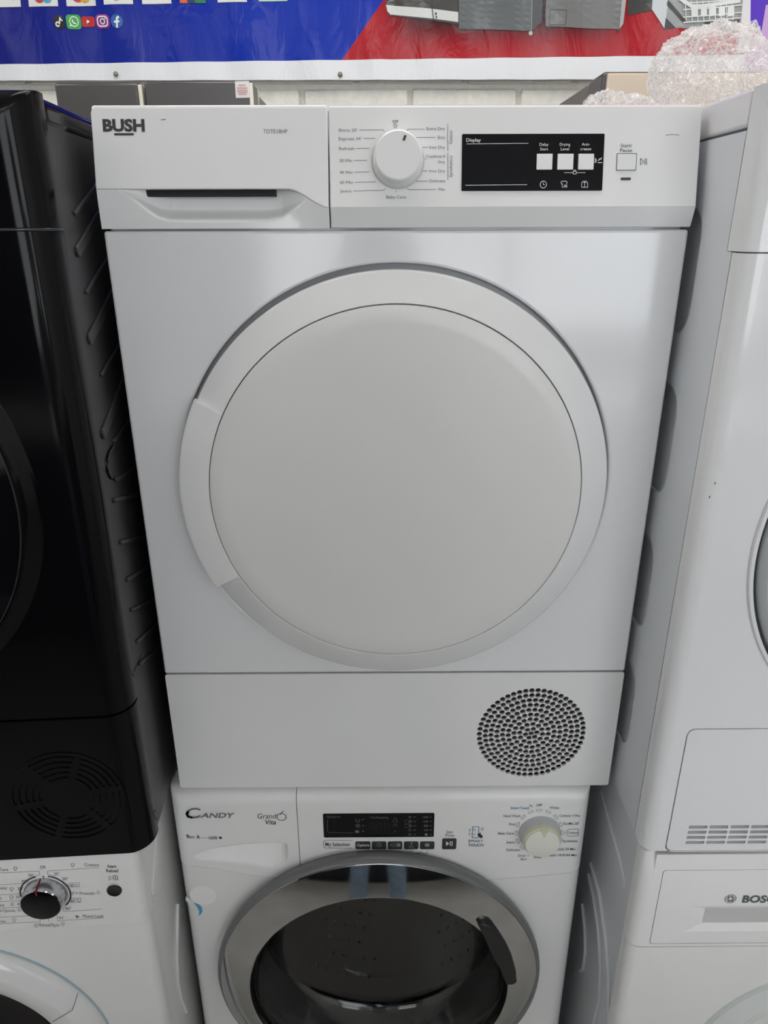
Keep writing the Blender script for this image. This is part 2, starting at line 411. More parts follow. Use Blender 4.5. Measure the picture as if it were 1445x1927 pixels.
# ================================================================== banner on the back wall
def SBAN(x, z):
    return .896 + .0035*math.sin(x*23+1.0)*math.sin(z*5) + .002*math.sin(x*51+z*13) + .0025*math.exp(-((x-lxn)/.012)**2)
lxn = lx(737, 80, .896)
bz0 = lz(700, 150, .896); bzw = lz(640, 112, .896)
XB0, XB1 = -1.25, 1.25
bn = thing('banner', 'large glossy blue and red printed banner with white lower border, pinned to the brick wall', 'banner', (0, .9, bz0))
def banner_mat():
    mt = bpy.data.materials.new('banner_print'); mt.use_nodes = True; nt = mt.node_tree; b = nt.nodes['Principled BSDF']
    g = nt.nodes.new('ShaderNodeNewGeometry'); sp = nt.nodes.new('ShaderNodeSeparateXYZ'); nt.links.new(g.outputs['Position'], sp.inputs[0])
    def math_(op, a, bb, clamp=False):
        n = nt.nodes.new('ShaderNodeMath'); n.operation = op; n.use_clamp = clamp
        for i, q in enumerate((a, bb)):
            if isinstance(q, (int, float)): n.inputs[i].default_value = q
            else: nt.links.new(q, n.inputs[i])
        return n.outputs[0]
    X, Z = sp.outputs[0], sp.outputs[2]
    A = L(0, 121, .896); B = L(1240, 105, .896); sl = (B.z-A.z)/(B.x-A.x)
    white = math_('LESS_THAN', Z, math_('ADD', math_('MULTIPLY', math_('SUBTRACT', X, A.x), sl), A.z))
    D0 = L(645, 110, .896); D1 = L(722, 0, .896); sx = (D1.x-D0.x)/(D1.z-D0.z)
    red = math_('GREATER_THAN', X, math_('ADD', math_('MULTIPLY', math_('SUBTRACT', Z, D0.z), sx), D0.x))
    # printed dark fade below the pictured machines
    R0 = L(760, 108, .896); R1 = L(760, 30, .896); XR0 = L(690, 60, .896).x; XR1 = L(1215, 60, .896).x
    mr = nt.nodes.new('ShaderNodeMapRange'); mr.interpolation_type = 'SMOOTHSTEP'
    mr.inputs['From Min'].default_value = R0.z; mr.inputs['From Max'].default_value = R1.z; nt.links.new(Z, mr.inputs['Value'])
    mr2 = nt.nodes.new('ShaderNodeMapRange'); mr2.interpolation_type = 'SMOOTHSTEP'
    mr2.inputs['From Min'].default_value = XR0; mr2.inputs['From Max'].default_value = XR0+.12; nt.links.new(X, mr2.inputs['Value'])
    mr3 = nt.nodes.new('ShaderNodeMapRange'); mr3.interpolation_type = 'SMOOTHSTEP'
    mr3.inputs['From Min'].default_value = XR1; mr3.inputs['From Max'].default_value = XR1-.12; nt.links.new(X, mr3.inputs['Value'])
    dk = math_('MULTIPLY', math_('MULTIPLY', mr.outputs[0], mr2.outputs[0]), mr3.outputs[0])
    def mixc(f, c1, c2):
        n = nt.nodes.new('ShaderNodeMix'); n.data_type = 'RGBA'
        for q, i in ((f, 0), (c1, 6), (c2, 7)):
            if isinstance(q, tuple): n.inputs[i].default_value = (*q, 1)
            else: nt.links.new(q, n.inputs[i])
        return n.outputs[2]
    # darker navy towards the left of the blue field (printed blend)
    mb = nt.nodes.new('ShaderNodeMapRange'); mb.inputs['From Min'].default_value = -.8; mb.inputs['From Max'].default_value = -.25; nt.links.new(X, mb.inputs['Value'])
    blue = mixc(mb.outputs[0], (.004, .008, .20), (.003, .030, .40))
    redc = mixc(dk, (.43, .012, .022), (.035, .006, .010))
    col = mixc(white, mixc(red, blue, redc), (.80, .82, .85))
    # faint pale vertical streaks
    n1 = nt.nodes.new('ShaderNodeTexNoise'); n1.inputs['Scale'].default_value = 6; n1.inputs['Detail'].default_value = 6
    mp = nt.nodes.new('ShaderNodeMapping'); mp.inputs['Scale'].default_value = (6, 1, 1.2); nt.links.new(g.outputs['Position'], mp.inputs[0]); nt.links.new(mp.outputs[0], n1.inputs['Vector'])
    st = nt.nodes.new('ShaderNodeMapRange'); st.inputs['From Min'].default_value = .60; st.inputs['From Max'].default_value = .82; st.inputs['To Max'].default_value = .05; nt.links.new(n1.outputs[0], st.inputs['Value'])
    col = mixc(st.outputs[0], col, (.42, .46, .55))
    nt.links.new(col, b.inputs['Base Color'])
    b.inputs['Roughness'].default_value = .2; b.inputs['Specular IOR Level'].default_value = .35
    n2 = nt.nodes.new('ShaderNodeTexNoise'); n2.inputs['Scale'].default_value = 9; n2.inputs['Detail'].default_value = 4; n2.inputs['Distortion'].default_value = 1.2
    mp2 = nt.nodes.new('ShaderNodeMapping'); mp2.inputs['Scale'].default_value = (1.6, 1, .7); nt.links.new(g.outputs['Position'], mp2.inputs[0]); nt.links.new(mp2.outputs[0], n2.inputs['Vector'])
    bp = nt.nodes.new('ShaderNodeBump'); bp.inputs['Distance'].default_value = .008; bp.inputs['Strength'].default_value = .5
    nt.links.new(n2.outputs[0], bp.inputs['Height']); nt.links.new(bp.outputs[0], b.inputs['Normal'])
    return mt
BANM = banner_mat()
new_obj('banner_sheet', hfield_me(spans(XB0, XB1, 300), spans(bz0, bz0+.84, 60), SBAN, .905), BANM, bn)
def bprint(name, col, fn, rough=.3, off=.0012):
    P = Print(SBAN, off); fn(P); return P.build(name, mat('banner_'+name, col, rough, coat=.3), bn, fine=.02)
for a, b, y in ((-8, 40, 14), (55, 110, 13), (126, 181, 12), (196, 251, 9), (268, 323, 8), (410, 465, 5)):
    bprint('payment_card', (.75, .76, .74), lambda P: P.poly([(a, y), (b, y-1), (b-4, -34), (a-4, -33)]))
bprint('mint_card', (.45, .68, .58), lambda P: P.poly([(487, 3), (541, 2), (540, -30), (486, -30)]))
for x, y, r in ((74, -6, 10), (146, -8, 11)): bprint('red_card_circle', (.55, .05, .05), lambda P: P.disc(x, y, r), off=.0018)
bprint('blue_card_circle', (.08, .35, .62), lambda P: P.disc(88, -6, 10), off=.0022)
bprint('yellow_card_circle', (.75, .38, .03), lambda P: P.disc(159, -8, 11), off=.0022)
bprint('blue_card_mark', (.02, .09, .40), lambda P: P.rect(216, 221, -12, 1), off=.0018)
bprint('black_card_mark', (.03, .03, .04), lambda P: P.line([(26, 1), (29, -8)], 1.6), off=.0018)
bprint('black_card_mark', (.03, .03, .04), lambda P: P.rect(292, 294, -12, -3), off=.0018)
bprint('orange_tile', (.70, .12, .05), lambda P: P.rect(339, 351, -16, 6))
bprint('navy_tile', (.02, .03, .10), lambda P: P.rect(351, 367, -16, 6))
bprint('green_tile', (.02, .20, .08), lambda P: P.rect(367, 386, -16, 6))
# social media icons
bprint('black_round_icon', (.012, .012, .012), lambda P: P.disc(112, 42, 11.5))
bprint('green_square_icon', (.05, .42, .08), lambda P: P.rect(127, 151, 28, 55, 5))
bprint('red_play_icon', (.50, .02, .02), lambda P: P.rect(155, 177.5, 31, 51, 4))
bprint('purple_camera_icon', (.27, .03, .26), lambda P: P.rect(182, 205, 26.5, 54, 6))
bprint('blue_round_icon', (.02, .12, .42), lambda P: P.disc(220, 40, 11.5))
def glyph1(P): P.ring(109.5, 46, 3.2, 2.6, a0=20, a1=330); P.line([(112.6, 46), (113.5, 33)], 2.4); P.line([(113.2, 33.5), (115, 37.5), (118.5, 39.5)], 2.4)
def glyph2(P): P.ring(140, 41, 8, 1.7); P.poly([(132, 50.5), (134, 45), (138, 49)]); P.line([(136.5, 37), (137.5, 41), (140, 44), (144, 45)], 2.4)
def glyph3(P): P.poly([(164, 37.5), (164, 45), (170, 41)])
def glyph4(P): P.frame_rect(185.5, 201.5, 31, 50, 4.5, 1.8); P.ring(193.5, 40.5, 4, 1.7); P.disc(198.3, 35, 1.1)
def glyph5(P): P.line([(224.5, 32.5), (221.5, 33), (220.3, 36), (221, 52.5)], 3.6); P.line([(215.2, 41.5), (225, 40.5)], 3.2)
for fn in (glyph1, glyph2, glyph3, glyph4, glyph5): bprint('icon_glyph', (.85, .85, .85), fn, off=.0022)
# pictured appliances
bprint('pictured_dark_oven', (.045, .043, .04), lambda P: P.poly([(725, -40), (862, -40), (862, 46), (860, 46), (735, 30), (727, 20)]))
bprint('pictured_white_strip', (.62, .64, .62), lambda P: P.poly([(726, 9.5), (862, 23), (862, 42), (735, 28), (729, 22)]), off=.0018)
bprint('pictured_strip_gap', (.02, .02, .02), lambda P: (P.line([(812, -10), (813, 18), (816, 38)], 1.6), P.rect(818.5, 821.5, 24, 29), P.rect(819.5, 822.5, 31, 34.5)), off=.0024)
bprint('pictured_grey_washer', (.10, .11, .115), lambda P: P.poly([(863, -40), (1002, -40), (1000, 59), (863, 55)]), off=.0018)
bprint('pictured_washer_side', (.05, .052, .055), lambda P: P.poly([(1002, -40), (1022, -40), (1019, 42), (1000, 59)]), off=.0018)
bprint('pictured_washer_highlight', (.24, .25, .26), lambda P: P.line([(1001, -10), (999.5, 58)], 1.5), off=.0024)
bprint('pictured_washer_foot', (.5, .5, .5), lambda P: P.disc(998, 63, 3.6), off=.0024)
bprint('pictured_silver_dryer', (.16, .165, .165), lambda P: P.poly([(1028, -40), (1177, -40), (1166, 55), (1026, 50), (1026, 30)]), off=.0018)
bprint('pictured_dryer_hatch', (.05, .05, .05), lambda P: P.frame_rect(1033, 1066, 19, 47, 2, 1.0), off=.0024)
for x, y in ((1031, 52.5), (1162, 57)): bprint('pictured_dryer_foot', (.03, .03, .03), lambda P: P.disc(x, y, 2.6), off=.0024)
bprint('pictured_dryer_edge', (.40, .41, .41), lambda P: P.poly([(1172, -40), (1182, -40), (1172, 45), (1165, 55)]), off=.0024)
bprint('pictured_black_panel', (.03, .03, .03), lambda P: P.poly([(1183, -40), (1229, -40), (1226, 20), (1180, 29)]))
bprint('pictured_pale_door', (.58, .62, .65), lambda P: P.poly([(1230, -40), (1262, -40), (1250, 55), (1226, 18)]), off=.0018)
bprint('pictured_dishwasher', (.30, .32, .32), lambda P: P.poly([(1262, -40), (1402, -40), (1392, 60), (1262, 52), (1250, 46)]))
bprint('pictured_dark_hinge', (.02, .02, .02), lambda P: (P.poly([(1249, 56), (1252, 34), (1270, 52)]), P.poly([(1256, 0), (1290, 40), (1284, 42), (1254, 10)])), off=.0024)
bprint('pictured_dark_base', (.02, .02, .02), lambda P: P.poly([(1325, 42), (1390, 36), (1390, 55), (1325, 49)]), off=.0024)
def rack(P):
    for i in range(9): P.line([(1288+i*11, 2), (1290+i*11, 40)], 1.5)
    for y in (4, 16, 30, 40): P.line([(1284, y+3), (1395, y-6)], 1.8)
    P.line([(1278, -2), (1300, 12), (1320, 12), (1392, 2)], 6)
    for i in range(5): P.poly([(1300+i*17, 14), (1312+i*17, 12), (1312+i*17, 30), (1300+i*17, 32)])
bprint('pictured_rack', (.75, .78, .76), rack, off=.003)
bprint('pictured_white_margin', (.78, .76, .80), lambda P: P.poly([(1400, -40), (1412, -40), (1411, 56), (1425, 100), (1385, 100), (1392, 58)]), off=.0018)
bprint('purple_field', (.10, .03, .55), lambda P: P.poly([(1412, -40), (1500, -40), (1500, 40), (1428, 70), (1411, 46)]), off=.0018)
bprint('pink_field', (.62, .40, .72), lambda P: P.poly([(1440, 10), (1500, 0), (1500, 130), (1400, 130), (1411, 75), (1430, 68)]), off=.0024)
# pins holding the banner
for px_, py_, lab in ((217, 139, 'small brass pin in the white border under the round social icons'), (640, 140, 'small brass pin in the white border below the blue and red join')):
    q = L(px_, py_, .893)
    tag(lathe('banner_pin', [(0, -.006), (.002, -.0058), (.0045, -.004), (.005, -.002), (.002, -.0015), (.002, .012), (0, .012)], q.x, q.z,
              mat('dull_brass', (.28, .26, .2), .4, metal=.6), y=SBAN(q.x, q.z), n=16), lab, 'pin')

# ================================================================== fridges behind
FRG = mat('graphite_fridge_steel', (.105, .10, .10), .33, metal=.35, noise_amt=.06)
FRS = mat('grey_fridge_side', (.24, .225, .205), .5, noise_amt=.05)
FRE = mat('cream_highlight_and_gasket', (.80, .77, .64), .35)  # cream for the painted door-edge highlight and the gasket line
FRB = mat('beige_reflection_door', (.62, .52, .41), .35, noise_amt=.03)  # beige stands in for light reflected by the door front
RUB = mat('black_gasket', (.02, .02, .022), .6)
yF = .575
xa, xb, xc_, xd = lx(100, 156, yF), lx(264, 152, yF), lx(269, 151, yF), lx(472, 150, yF)
zt1, zt2 = lz(190, 154, yF), lz(380, 150.5, yF)
t = thing('fridge', 'graphite side-by-side fridge with two doors and a white warning sticker, behind the dryers at left', 'fridge', ((xa+xd)/2, .73, 0))
rbox('cabinet', xa+.004, xd-.004, yF+.085, .885, .02, zt2-.006, FRS, t, .004)
rbox('door_seal', xa+.012, xd-.008, yF+.068, yF+.085, .06, zt2-.012, RUB, t, .002)
d1 = new_obj('door', rbox_me(xa, xb-.004, yF, yF+.068, .06, zt1, .006), FRG, t)
rbox('door_edge_highlight', xb-.0055, xb+.0005, yF-.0005, yF+.02, .07, zt1-.004, FRE, d1, .0015)  # cream strip paints the highlight along the rounded door edge
d2 = new_obj('door', rbox_me(xc_, xd, yF, yF+.068, .06, zt2, .006), FRG, t)
rbox('door_edge_highlight', xd-.004, xd+.002, yF-.0005, yF+.006, .07, zt2-.004, FRE, d2, .0015)  # same painted edge highlight on the second door
rbox('door_side_panel', xd-.001, xd+.0015, yF+.008, yF+.058, .07, zt2-.004, FRS, d2, .0005)
rbox('door_back_strip', xd-.001, xd+.002, yF+.058, yF+.066, .07, zt2-.004, FRE, d2, .0005)
P = Print(yF, .001); P.poly([(442, 153), (469, 152.5), (471, 184), (444, 184.5)]); stk = P.build('sticker', mat('sticker_paper', (.72, .70, .69), .6), t)
P = Print(yF, .0016)
for y_, a_, b_ in ((160.5, 449, 462), (166, 446, 466), (170, 446, 466), (173.5, 447, 466), (177.5, 449, 464)): P.rect(a_, b_, y_-.8, y_+.8)
P.build('sticker_print', mat('sticker_red_ink', (.55, .22, .21), .6), stk)
for x_ in (xa+.04, xd-.04): lathe('foot', [(0, -.02), (.02, -.02), (.02, .02), (0, .02)], x_, .012, RUB, t, y=.8, n=12)

yG = .50
xl = lx(1138, 150, yG); xr = xl+.55; zt = lz(1180, 132.5, yG)
t = thing('fridge', 'fridge with dark grey side and front painted beige for reflected light, behind the dryers at right under plastic wrap', 'fridge', ((xl+xr)/2, .7, 0))
rbox('cabinet', xl, xr, yG+.105, .885, .02, zt-.003, mat('graphite_fridge_side', (.19, .182, .17), .45, metal=.2), t, .003)
rbox('door_seal', xl+.006, xr-.006, yG+.09, yG+.105, .06, zt-.008, RUB, t, .002)
d = new_obj('door', rbox_me(xl-.002, xr, yG+.006, yG+.09, .06, zt, .006), FRG, t)
rbox('door_front', xl+.004, xr-.004, yG, yG+.008, .065, zt-.003, FRB, d, .003)
rbox('handle_groove', xl-.0035, xl+.001, yG+.078, yG+.0875, .9, zt-.035, RUB, d, .0015)
for x_ in (xl+.04, xr-.04): lathe('foot', [(0, -.02), (.02, -.02), (.02, .02), (0, .02)], x_, .012, RUB, t, y=.75, n=12)
# ================================================================== centre stack: white tumble dryer
frame()
ZT, ZB = 1.5737, .85
t = thing('tumble_dryer', 'white tumble dryer with large round solid door and dotted vent, stacked in the centre', 'tumble dryer', (0, .27, ZB))
BX = .2985
ZP = lz(740, 1267, 0)
rbox('cabinet', -.2962, .2962, .014, .53, ZB+.004, 1.676, WHITE, t, .004)
rbox('top_panel', -.2975, .2975, .036, .532, 1.672, 1.6868, WHITE, t, .004)
DCX, DCZ = -.0008, 1.2936
plate('front_panel', rrect(-BX, BX, ZP+.0008, ZT-.0012, .003), [circle(DCX, DCZ, .2475, 128)], .016, WHITE, t, y=0, bev=.003)
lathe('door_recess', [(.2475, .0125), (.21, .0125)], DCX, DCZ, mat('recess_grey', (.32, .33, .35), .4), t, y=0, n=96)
# door
h1 = L(394, 765, -.02); h2 = L(427, 1092, -.02)
A1 = math.degrees(math.atan2(h1.z-DCZ, h1.x-DCX)) % 360; A2 = math.degrees(math.atan2(h2.z-DCZ, h2.x-DCX)) % 360
ringp = [(.2096, -.012), (.2096, -.0268), (.2103, -.0275), (.2395, -.0158), (.2411, -.0145), (.2418, -.012), (.2418, .010), (.225, .010)]
handp = [(.2096, -.012), (.2096, -.0268), (.2103, -.0275), (.2405, -.0262), (.2428, -.0250), (.2436, -.0225), (.2436, -.015), (.232, -.010), (.2418, .010), (.225, .010)]
door = lathe('door', ringp, DCX, DCZ, WPLAS, t, a0=A2, a1=A1+360, n=150, caps=True)
lathe('door_handle', handp, DCX, DCZ, WPLAS, door, a0=A1, a1=A2, n=50, caps=True)
lathe('door_disc', [(0, -.0288)]+[(.2075*i/12, -.0288+.0008*(i/12)**2) for i in range(1, 13)]+[(.2085, -.0274), (.2088, -.0255), (.2088, -.010)], DCX, DCZ, WDISC, door, n=128)
# kick plate with the dotted vent
g0 = L(999.7, 1381.3, 0); gs = abs(L(1096.9, 1380, 0).x-L(902, 1382, 0).x)/18
holes = []
for k in range(0, 10):
    n = max(1, 6*k)
    for i in range(n):
        a = 2*math.pi*i/n+.22*k
        holes.append(circle(g0.x+gs*k*math.cos(a), g0.z+gs*k*math.sin(a), .0039, 9))
kp = plate('kick_plate', rrect(-BX, BX, ZB, ZP-.0008, .003), holes, .0032, WPLAS, t, y=0.0005, bev=.0)
rbox('vent_filter', g0.x-.112, g0.x+.112, .0085, .0115, max(ZB+.004, g0.z-.112), min(ZP-.004, g0.z+.112), mat('dark_filter', (.03, .03, .03), .7), kp, .001)
# fascia
SL = .2097
def SF(x, z): return -.0085+(z-1.594)*SL
ZBRK = lz(900, 389.5, SF)
XS = lx(618.5, 300, SF)
prof = [(.030, 1.6865), (.0165, 1.6865), (.0135, 1.6858), (.0112, 1.684), (.0100, 1.680), (SF(0, ZBRK+.002), ZBRK+.002), (-.0089, ZBRK+.0004), (-.0085, ZBRK-.001), (-.0028, 1.5752), (-.001, 1.5746), (.030, 1.5746)]
def profile_me(prof, x0, x1, bev=.0015):
    n = len(prof); V = [(x0, a, b) for a, b in prof]+[(x1, a, b) for a, b in prof]
    F = [(i, (i+1) % n, n+(i+1) % n, n+i) for i in range(n)]+[tuple(range(n))[::-1], tuple(range(n, 2*n))]
    bm = bmesh.new(); me = meshpy(V, F); bm.from_mesh(me); bmesh.ops.recalc_face_normals(bm, faces=bm.faces[:])
    es = [e for e in bm.edges if abs(e.verts[0].co.x-e.verts[1].co.x) < 1e-6]
    if bev: bmesh.ops.bevel(bm, geom=es, offset=bev, segments=3, affect='EDGES', profile=.5)
    bm.to_mesh(me); bm.free(); smooth(me, 28)
    return me
cp = new_obj('control_panel', profile_me(prof, XS+.0006, BX), WPLAS, t)
# condensate drawer on the left
def quad_s(p0, p1, n): return [(p0[0]+(p1[0]-p0[0])*i/n, p0[1]+(p1[1]-p0[1])*(3*(i/n)**2-2*(i/n)**3)) for i in range(n+1)]
zb1 = lz(300, 356.5, SF); xsA = lx(540, 357, SF); xsB = XS-.0006
outl = [(-BX+.0005, 1.680), (-BX+.003, 1.6845), (xsB, 1.6845)]+[q for q in quad_s((xsA, zb1), (xsB, ZBRK), 18)][::-1]+[(-BX+.0005, zb1)]
dr = plate('drawer_front', outl, [], .014, WPLAS, t, S=SF, bev=.0012)
rbox('drawer_top_lip', -BX+.0008, xsB, .0105, .034, 1.676, 1.6865, WPLAS, dr, .003)
zr = [(222, 357.5), (235, 364), (262, 384), (285, 403), (300, 413), (318, 418.5), (350, 419), (420, 419), (500, 419), (530, 413), (556, 396), (580, 376), (594, 359)]
zr = [(lx(a, b, -.004), lz(a, b, -.004)) for a, b in zr]
def interp(tab, x):
    if x <= tab[0][0]: return tab[0][1]
    for (a, b), (c, d_) in zip(tab, tab[1:]):
        if x <= c: return b+(d_-b)*(x-a)/(c-a)
    return tab[-1][1]
def ss(u): u = max(0, min(1, u)); return u*u*(3-2*u)
zTopR = lz(400, 357, -.004)
def band(x, z):
    y = -.0042+(1.594-z)*.03 if z < 1.594 else -.0042+(z-1.594)*.02
    if x > xsA: y = y+(-.0085-y+max(0, (ZBRK-z))*.30)*ss((x-xsA)/(xsB-xsA))
    zS = zb1+(ZBRK-zb1)*ss((x-xsA)/(xsB-xsA))
    if z > zS-.0002 and x > xsA: return max(y, SF(x, z)+.003)
    if zr[0][0] < x < zr[-1][0]:
        zb_ = interp(zr, x); span = zTopR-zb_
        if z > zb_ and span > .0012:
            u = (z-zb_)/span; D = .018*min(1, span/.03)*ss((zr[-1][0]-x)/.045)
            y += D*(ss(u/.42)*.8+.2*ss((u-.3)/.5))
    return y
xs_ = sorted(set(spans(-BX+.0006, xsB, 220))); zs_ = spans(1.5746, zb1+.006, 64)
gr = hfield('grip_panel', xs_, zs_, band, .03, WPLAS, dr, ang=60)
s0 = L(274.5, 357, .010); s1 = L(520, 370, .010)
rbox('grip_slot', s0.x, s1.x, .0065, .016, s1.z, s0.z+.003, DARK, dr, .0004)
# printing, logo
def printed(name, S, material, parent, fn, off=.0003):
    P = Print(S, off); fn(P); return P.build(name, material, parent)
def logo(P):
    P.text('BUSH', 194, 273, 246.5, 224, bold=.048); P.rect(215, 252, 250.5, 255, 1.5)
printed('brand_lettering', SF, INK, dr, logo)
printed('model_lettering', SF, INKG, dr, lambda P: P.text('TDTE18HP', 495.5, 541, 251, 243.5))
Z5 = lambda a, b: (610+a/5.558, 180+b/5.558)
def progs(P):
    def T(s, a, b, y0, y1, **k): (xa_, ya_), (xb_, yb_) = Z5(a, y0), Z5(b, y1); P.text(s, xa_, xb_, ya_, yb_, **k)
    def Ln(*pts): P.line([Z5(*q) for q in pts], .85)
    T('Off', 714, 775, 284, 255, bold=.012); c = Z5(743, 315); P.ring(c[0], c[1], 3, .9)
    for s, a, b, yb_, yc_ in (("Shirts 20'", 150, 345, 377, 346), ("Express 34'", 153, 388, 466, 434), ('Refresh', 156, 315, 569, 538), ('20 Min', 160, 293, 694, 664),
                              ('40 Min', 161, 295, 818, 788), ('60 Min', 164, 297, 922, 892), ('Jeans', 166, 285, 1012, 982), ('Extra Dry', 1071, 1262, 361, 331),
                              ('Eco', 1190, 1262, 451, 420), ('Iron Dry', 1100, 1263, 555, 525), ('Cupboard', 1066, 1262, 648, 618), ('Dry', 1195, 1262, 708, 678),
                              ('Iron Dry', 1100, 1263, 803, 773), ('Delicate', 1100, 1265, 906, 876), ('Mix', 1195, 1263, 995, 965), ('Baby Care', 650, 855, 1075, 1044)):
        T(s, a, b, yb_, yc_)
    Ln((368, 360), (612, 357), (632, 376)); Ln((410, 447), (533, 447)); Ln((336, 553), (471, 551)); Ln((310, 678), (447, 676)); Ln((315, 801), (472, 797))
    Ln((318, 907), (540, 902)); Ln((305, 997), (622, 990), (637, 970)); Ln((1050, 350), (880, 351), (862, 369)); Ln((1162, 436), (960, 438)); Ln((1083, 541), (1027, 542))
    Ln((1067, 664), (1050, 663)); Ln((1078, 788), (1029, 789)); Ln((1082, 893), (962, 894)); Ln((1172, 981), (885, 983), (866, 966)); Ln((752, 990), (752, 1012))
    Ln((1292, 297), (1293, 577)); Ln((1293, 602), (1294, 878))
    for s, yb_, yc_ in (('Cotton', 505, 366), ('Synthetics', 852, 628)):
        a = Z5(1338, yb_); b = Z5(1306, yc_); P.text(s, a[0], b[0], a[1], b[1], rot=90)
printed('programme_lettering', SF, INKG, cp, progs)
# start key and its mark
def start(P):
    P.text('Start/', 1167.5, 1189, 277, 270.5); P.text('Pause', 1166.5, 1189.5, 286, 279.5)
    P.line([(1205, 298), (1205, 310), (1211, 304)], .9, True); P.line([(1213.5, 298), (1213.5, 310)], 1.0); P.line([(1216.5, 298), (1216.5, 310)], 1.0)
printed('start_lettering', SF, INK, cp, start)
def slab(name, x0, x1, y0, y1, S, h, material, parent, r=.0008, rr=.0008):
    a = L(x0, y1, S); b = L(x1, y0, S)
    Sf = S if callable(S) else (lambda x, z: S)
    return plate(name, rrect(a.x, b.x, a.z, b.z, rr), [], h+.002, material, parent, S=lambda x, z: Sf(x, z)-h, bev=min(r, h*.45))
slab('start_key_gap', 1159, 1198.5, 288.5, 321, SF, .0003, SEAM, cp, 0, .0006)
slab('start_key', 1160, 1197, 290, 320, SF, .0012, WPLAS, cp, .0005, .0008)
slab('status_light', 1167.5, 1187, 334, 339, SF, .0006, INK, cp, .0002, .001)
dsp = slab('display', 868, 1137.5, 251.5, 359.5, SF, .0012, GLASSBLK, cp, .0005, .0012)
SD = lambda x, z: SF(x, z)-.0012
Z7 = lambda a, b: (860+a/5.07, 240+b/5.07)
def dtext(P):
    def T(s, a, b, y0, y1, **k): (xa_, ya_), (xb_, yb_) = Z7(a, y0), Z7(b, y1); P.text(s, xa_, xb_, ya_, yb_, **k)
    def Ln(*pts, w=.9): P.line([Z7(*q) for q in pts], w)
    T('Display', 87, 226, 135, 103, bold=.008); Ln((90, 156), (680, 150)); Ln((78, 551), (667, 545))
    for s, a, b, y0, y1 in (('Delay', 786, 871, 175, 147), ('Start', 791, 867, 219, 191), ('Drying', 978, 1078, 174, 147), ('Level', 988, 1067, 218, 190), ('Anti-', 1189, 1264, 173, 146), ('crease', 1175, 1277, 217, 189)):
        T(s, a, b, y0, y1)
    c = Z7(822, 544); P.ring(c[0], c[1], 6, 1.0); Ln((822, 522), (822, 546), (838, 546))
    Ln((1005, 509), (990, 522), (998, 540), (1003, 536), (1003, 570), (1018, 570)); Ln((1005, 509), (1020, 516), (1035, 509), (1050, 522), (1042, 538))
    for i in range(3): Ln((1022+i*11, 545), (1026+i*11, 553), (1022+i*11, 562), (1026+i*11, 572))
    Ln((1188, 570), (1188, 528), (1200, 512), (1232, 512), (1245, 528), (1245, 570), (1188, 570)); Ln((1216, 514), (1216, 570)); Ln((1204, 528), (1216, 518), (1230, 528))
    Ln((1020, 431), (1104, 431)); Ln((1142, 431), (1222, 430)); a = Z7(1122, 428); P.frame_rect(a[0]-3, a[0]+3, a[1]-2, a[1]+3, .5, .9); P.ring(a[0], a[1]-2, 2.3, .9, a0=0, a1=180)
    for i in range(3): Ln((1312+i*7, 290+i*4), (1316+i*7, 312), (1312+i*7, 340-i*4), w=.7)
    Ln((1345, 318), (1380, 288), w=1); Ln((1350, 300), (1375, 302), w=1.4); Ln((1340, 335), (1384, 335), w=1.2)
printed('display_lettering', SD, INKW, dsp, dtext)
for a, b in ((1009, 1039.5), (1048, 1079), (1087, 1117.5)):
    slab('display_key', a, b, 289.5, 319.5, SD, .0014, mat('white_key', (.84, .84, .84), .25), cp, .0005, .0006)
# dial
kc = L(748.5, 303, SF)
kt = -math.atan(SL)
kn = lathe('dial', [(0, -.0195), (.0215, -.0193), (.0228, -.0185), (.0236, -.017), (.0252, -.002), (.0252, .003)], kc.x, kc.z, WPLAS, t, y=SF(kc.x, kc.z), tilt=kt, n=72, ang=30)
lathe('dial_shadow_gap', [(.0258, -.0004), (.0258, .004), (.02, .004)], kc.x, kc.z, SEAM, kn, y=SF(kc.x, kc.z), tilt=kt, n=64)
SK = lambda x, z: SF(x, z)-.0202
P = Print(SK, .0003); P.line([(763, 254.3), (759.3, 264.5)], 4.6); P.build('dial_pointer', INK, kn)
# small scuffs on the enamel
P = Print(SF, .0002); P.line([(303, 225.5), (308, 225), (312, 224.6)], 1.3); P.build('scuff_mark', INKG, t)
P = Print(SF, .0002); P.line([(1252, 254.6), (1262, 253), (1272, 253.2), (1278, 254.6)], .8); P.build('scuff_mark', INKG, t)

# ================================================================== centre stack: washing machine under it
CX0, CX1 = -.3185, .2795
CTOP = .8415
t = thing('washing_machine', 'white washing machine with chrome porthole door and grey display, under the centre dryer', 'washing machine', (-.02, .28, 0))
rbox('cabinet', CX0+.003, CX1-.003, .045, .56, .05, CTOP-.004, WWASH, t, .006, 3, True)
rbox('plinth', CX0+.02, CX1-.02, .05, .5, 0.0, .055, DARK, t, .004)
R_ = .020
seamL = [(CX0, lz(330, 1628, 0)), (lx(400, 1634, 0), lz(400, 1634, 0)), (lx(470, 1647, 0), lz(470, 1647, 0)), (-.02, lz(713, 1668, 0)), (lx(915, 1656, 0), lz(915, 1656, 0)), (lx(1000, 1650, 0), lz(1000, 1650, 0)), (CX1, lz(1098, 1640, 0))]
def cprof(z):
    d = z-(CTOP-.024)
    return 0 if d < 0 else .024-math.sqrt(max(.024**2-d*d, 0))
def cfront(x, z): return max(edge_round(x, CX0, CX1, R_), cprof(z))
xsp = lx(562, 1580, 0)
def czmap(x, z):       # z in 0..1 -> from the seam to the top
    b = interp(seamL, x)+.0006; return b+(CTOP-b)*z
ztab = [i/44 for i in range(38)]+[37/44+(7/44)*math.sin(math.pi/2*i/10) for i in range(1, 11)]
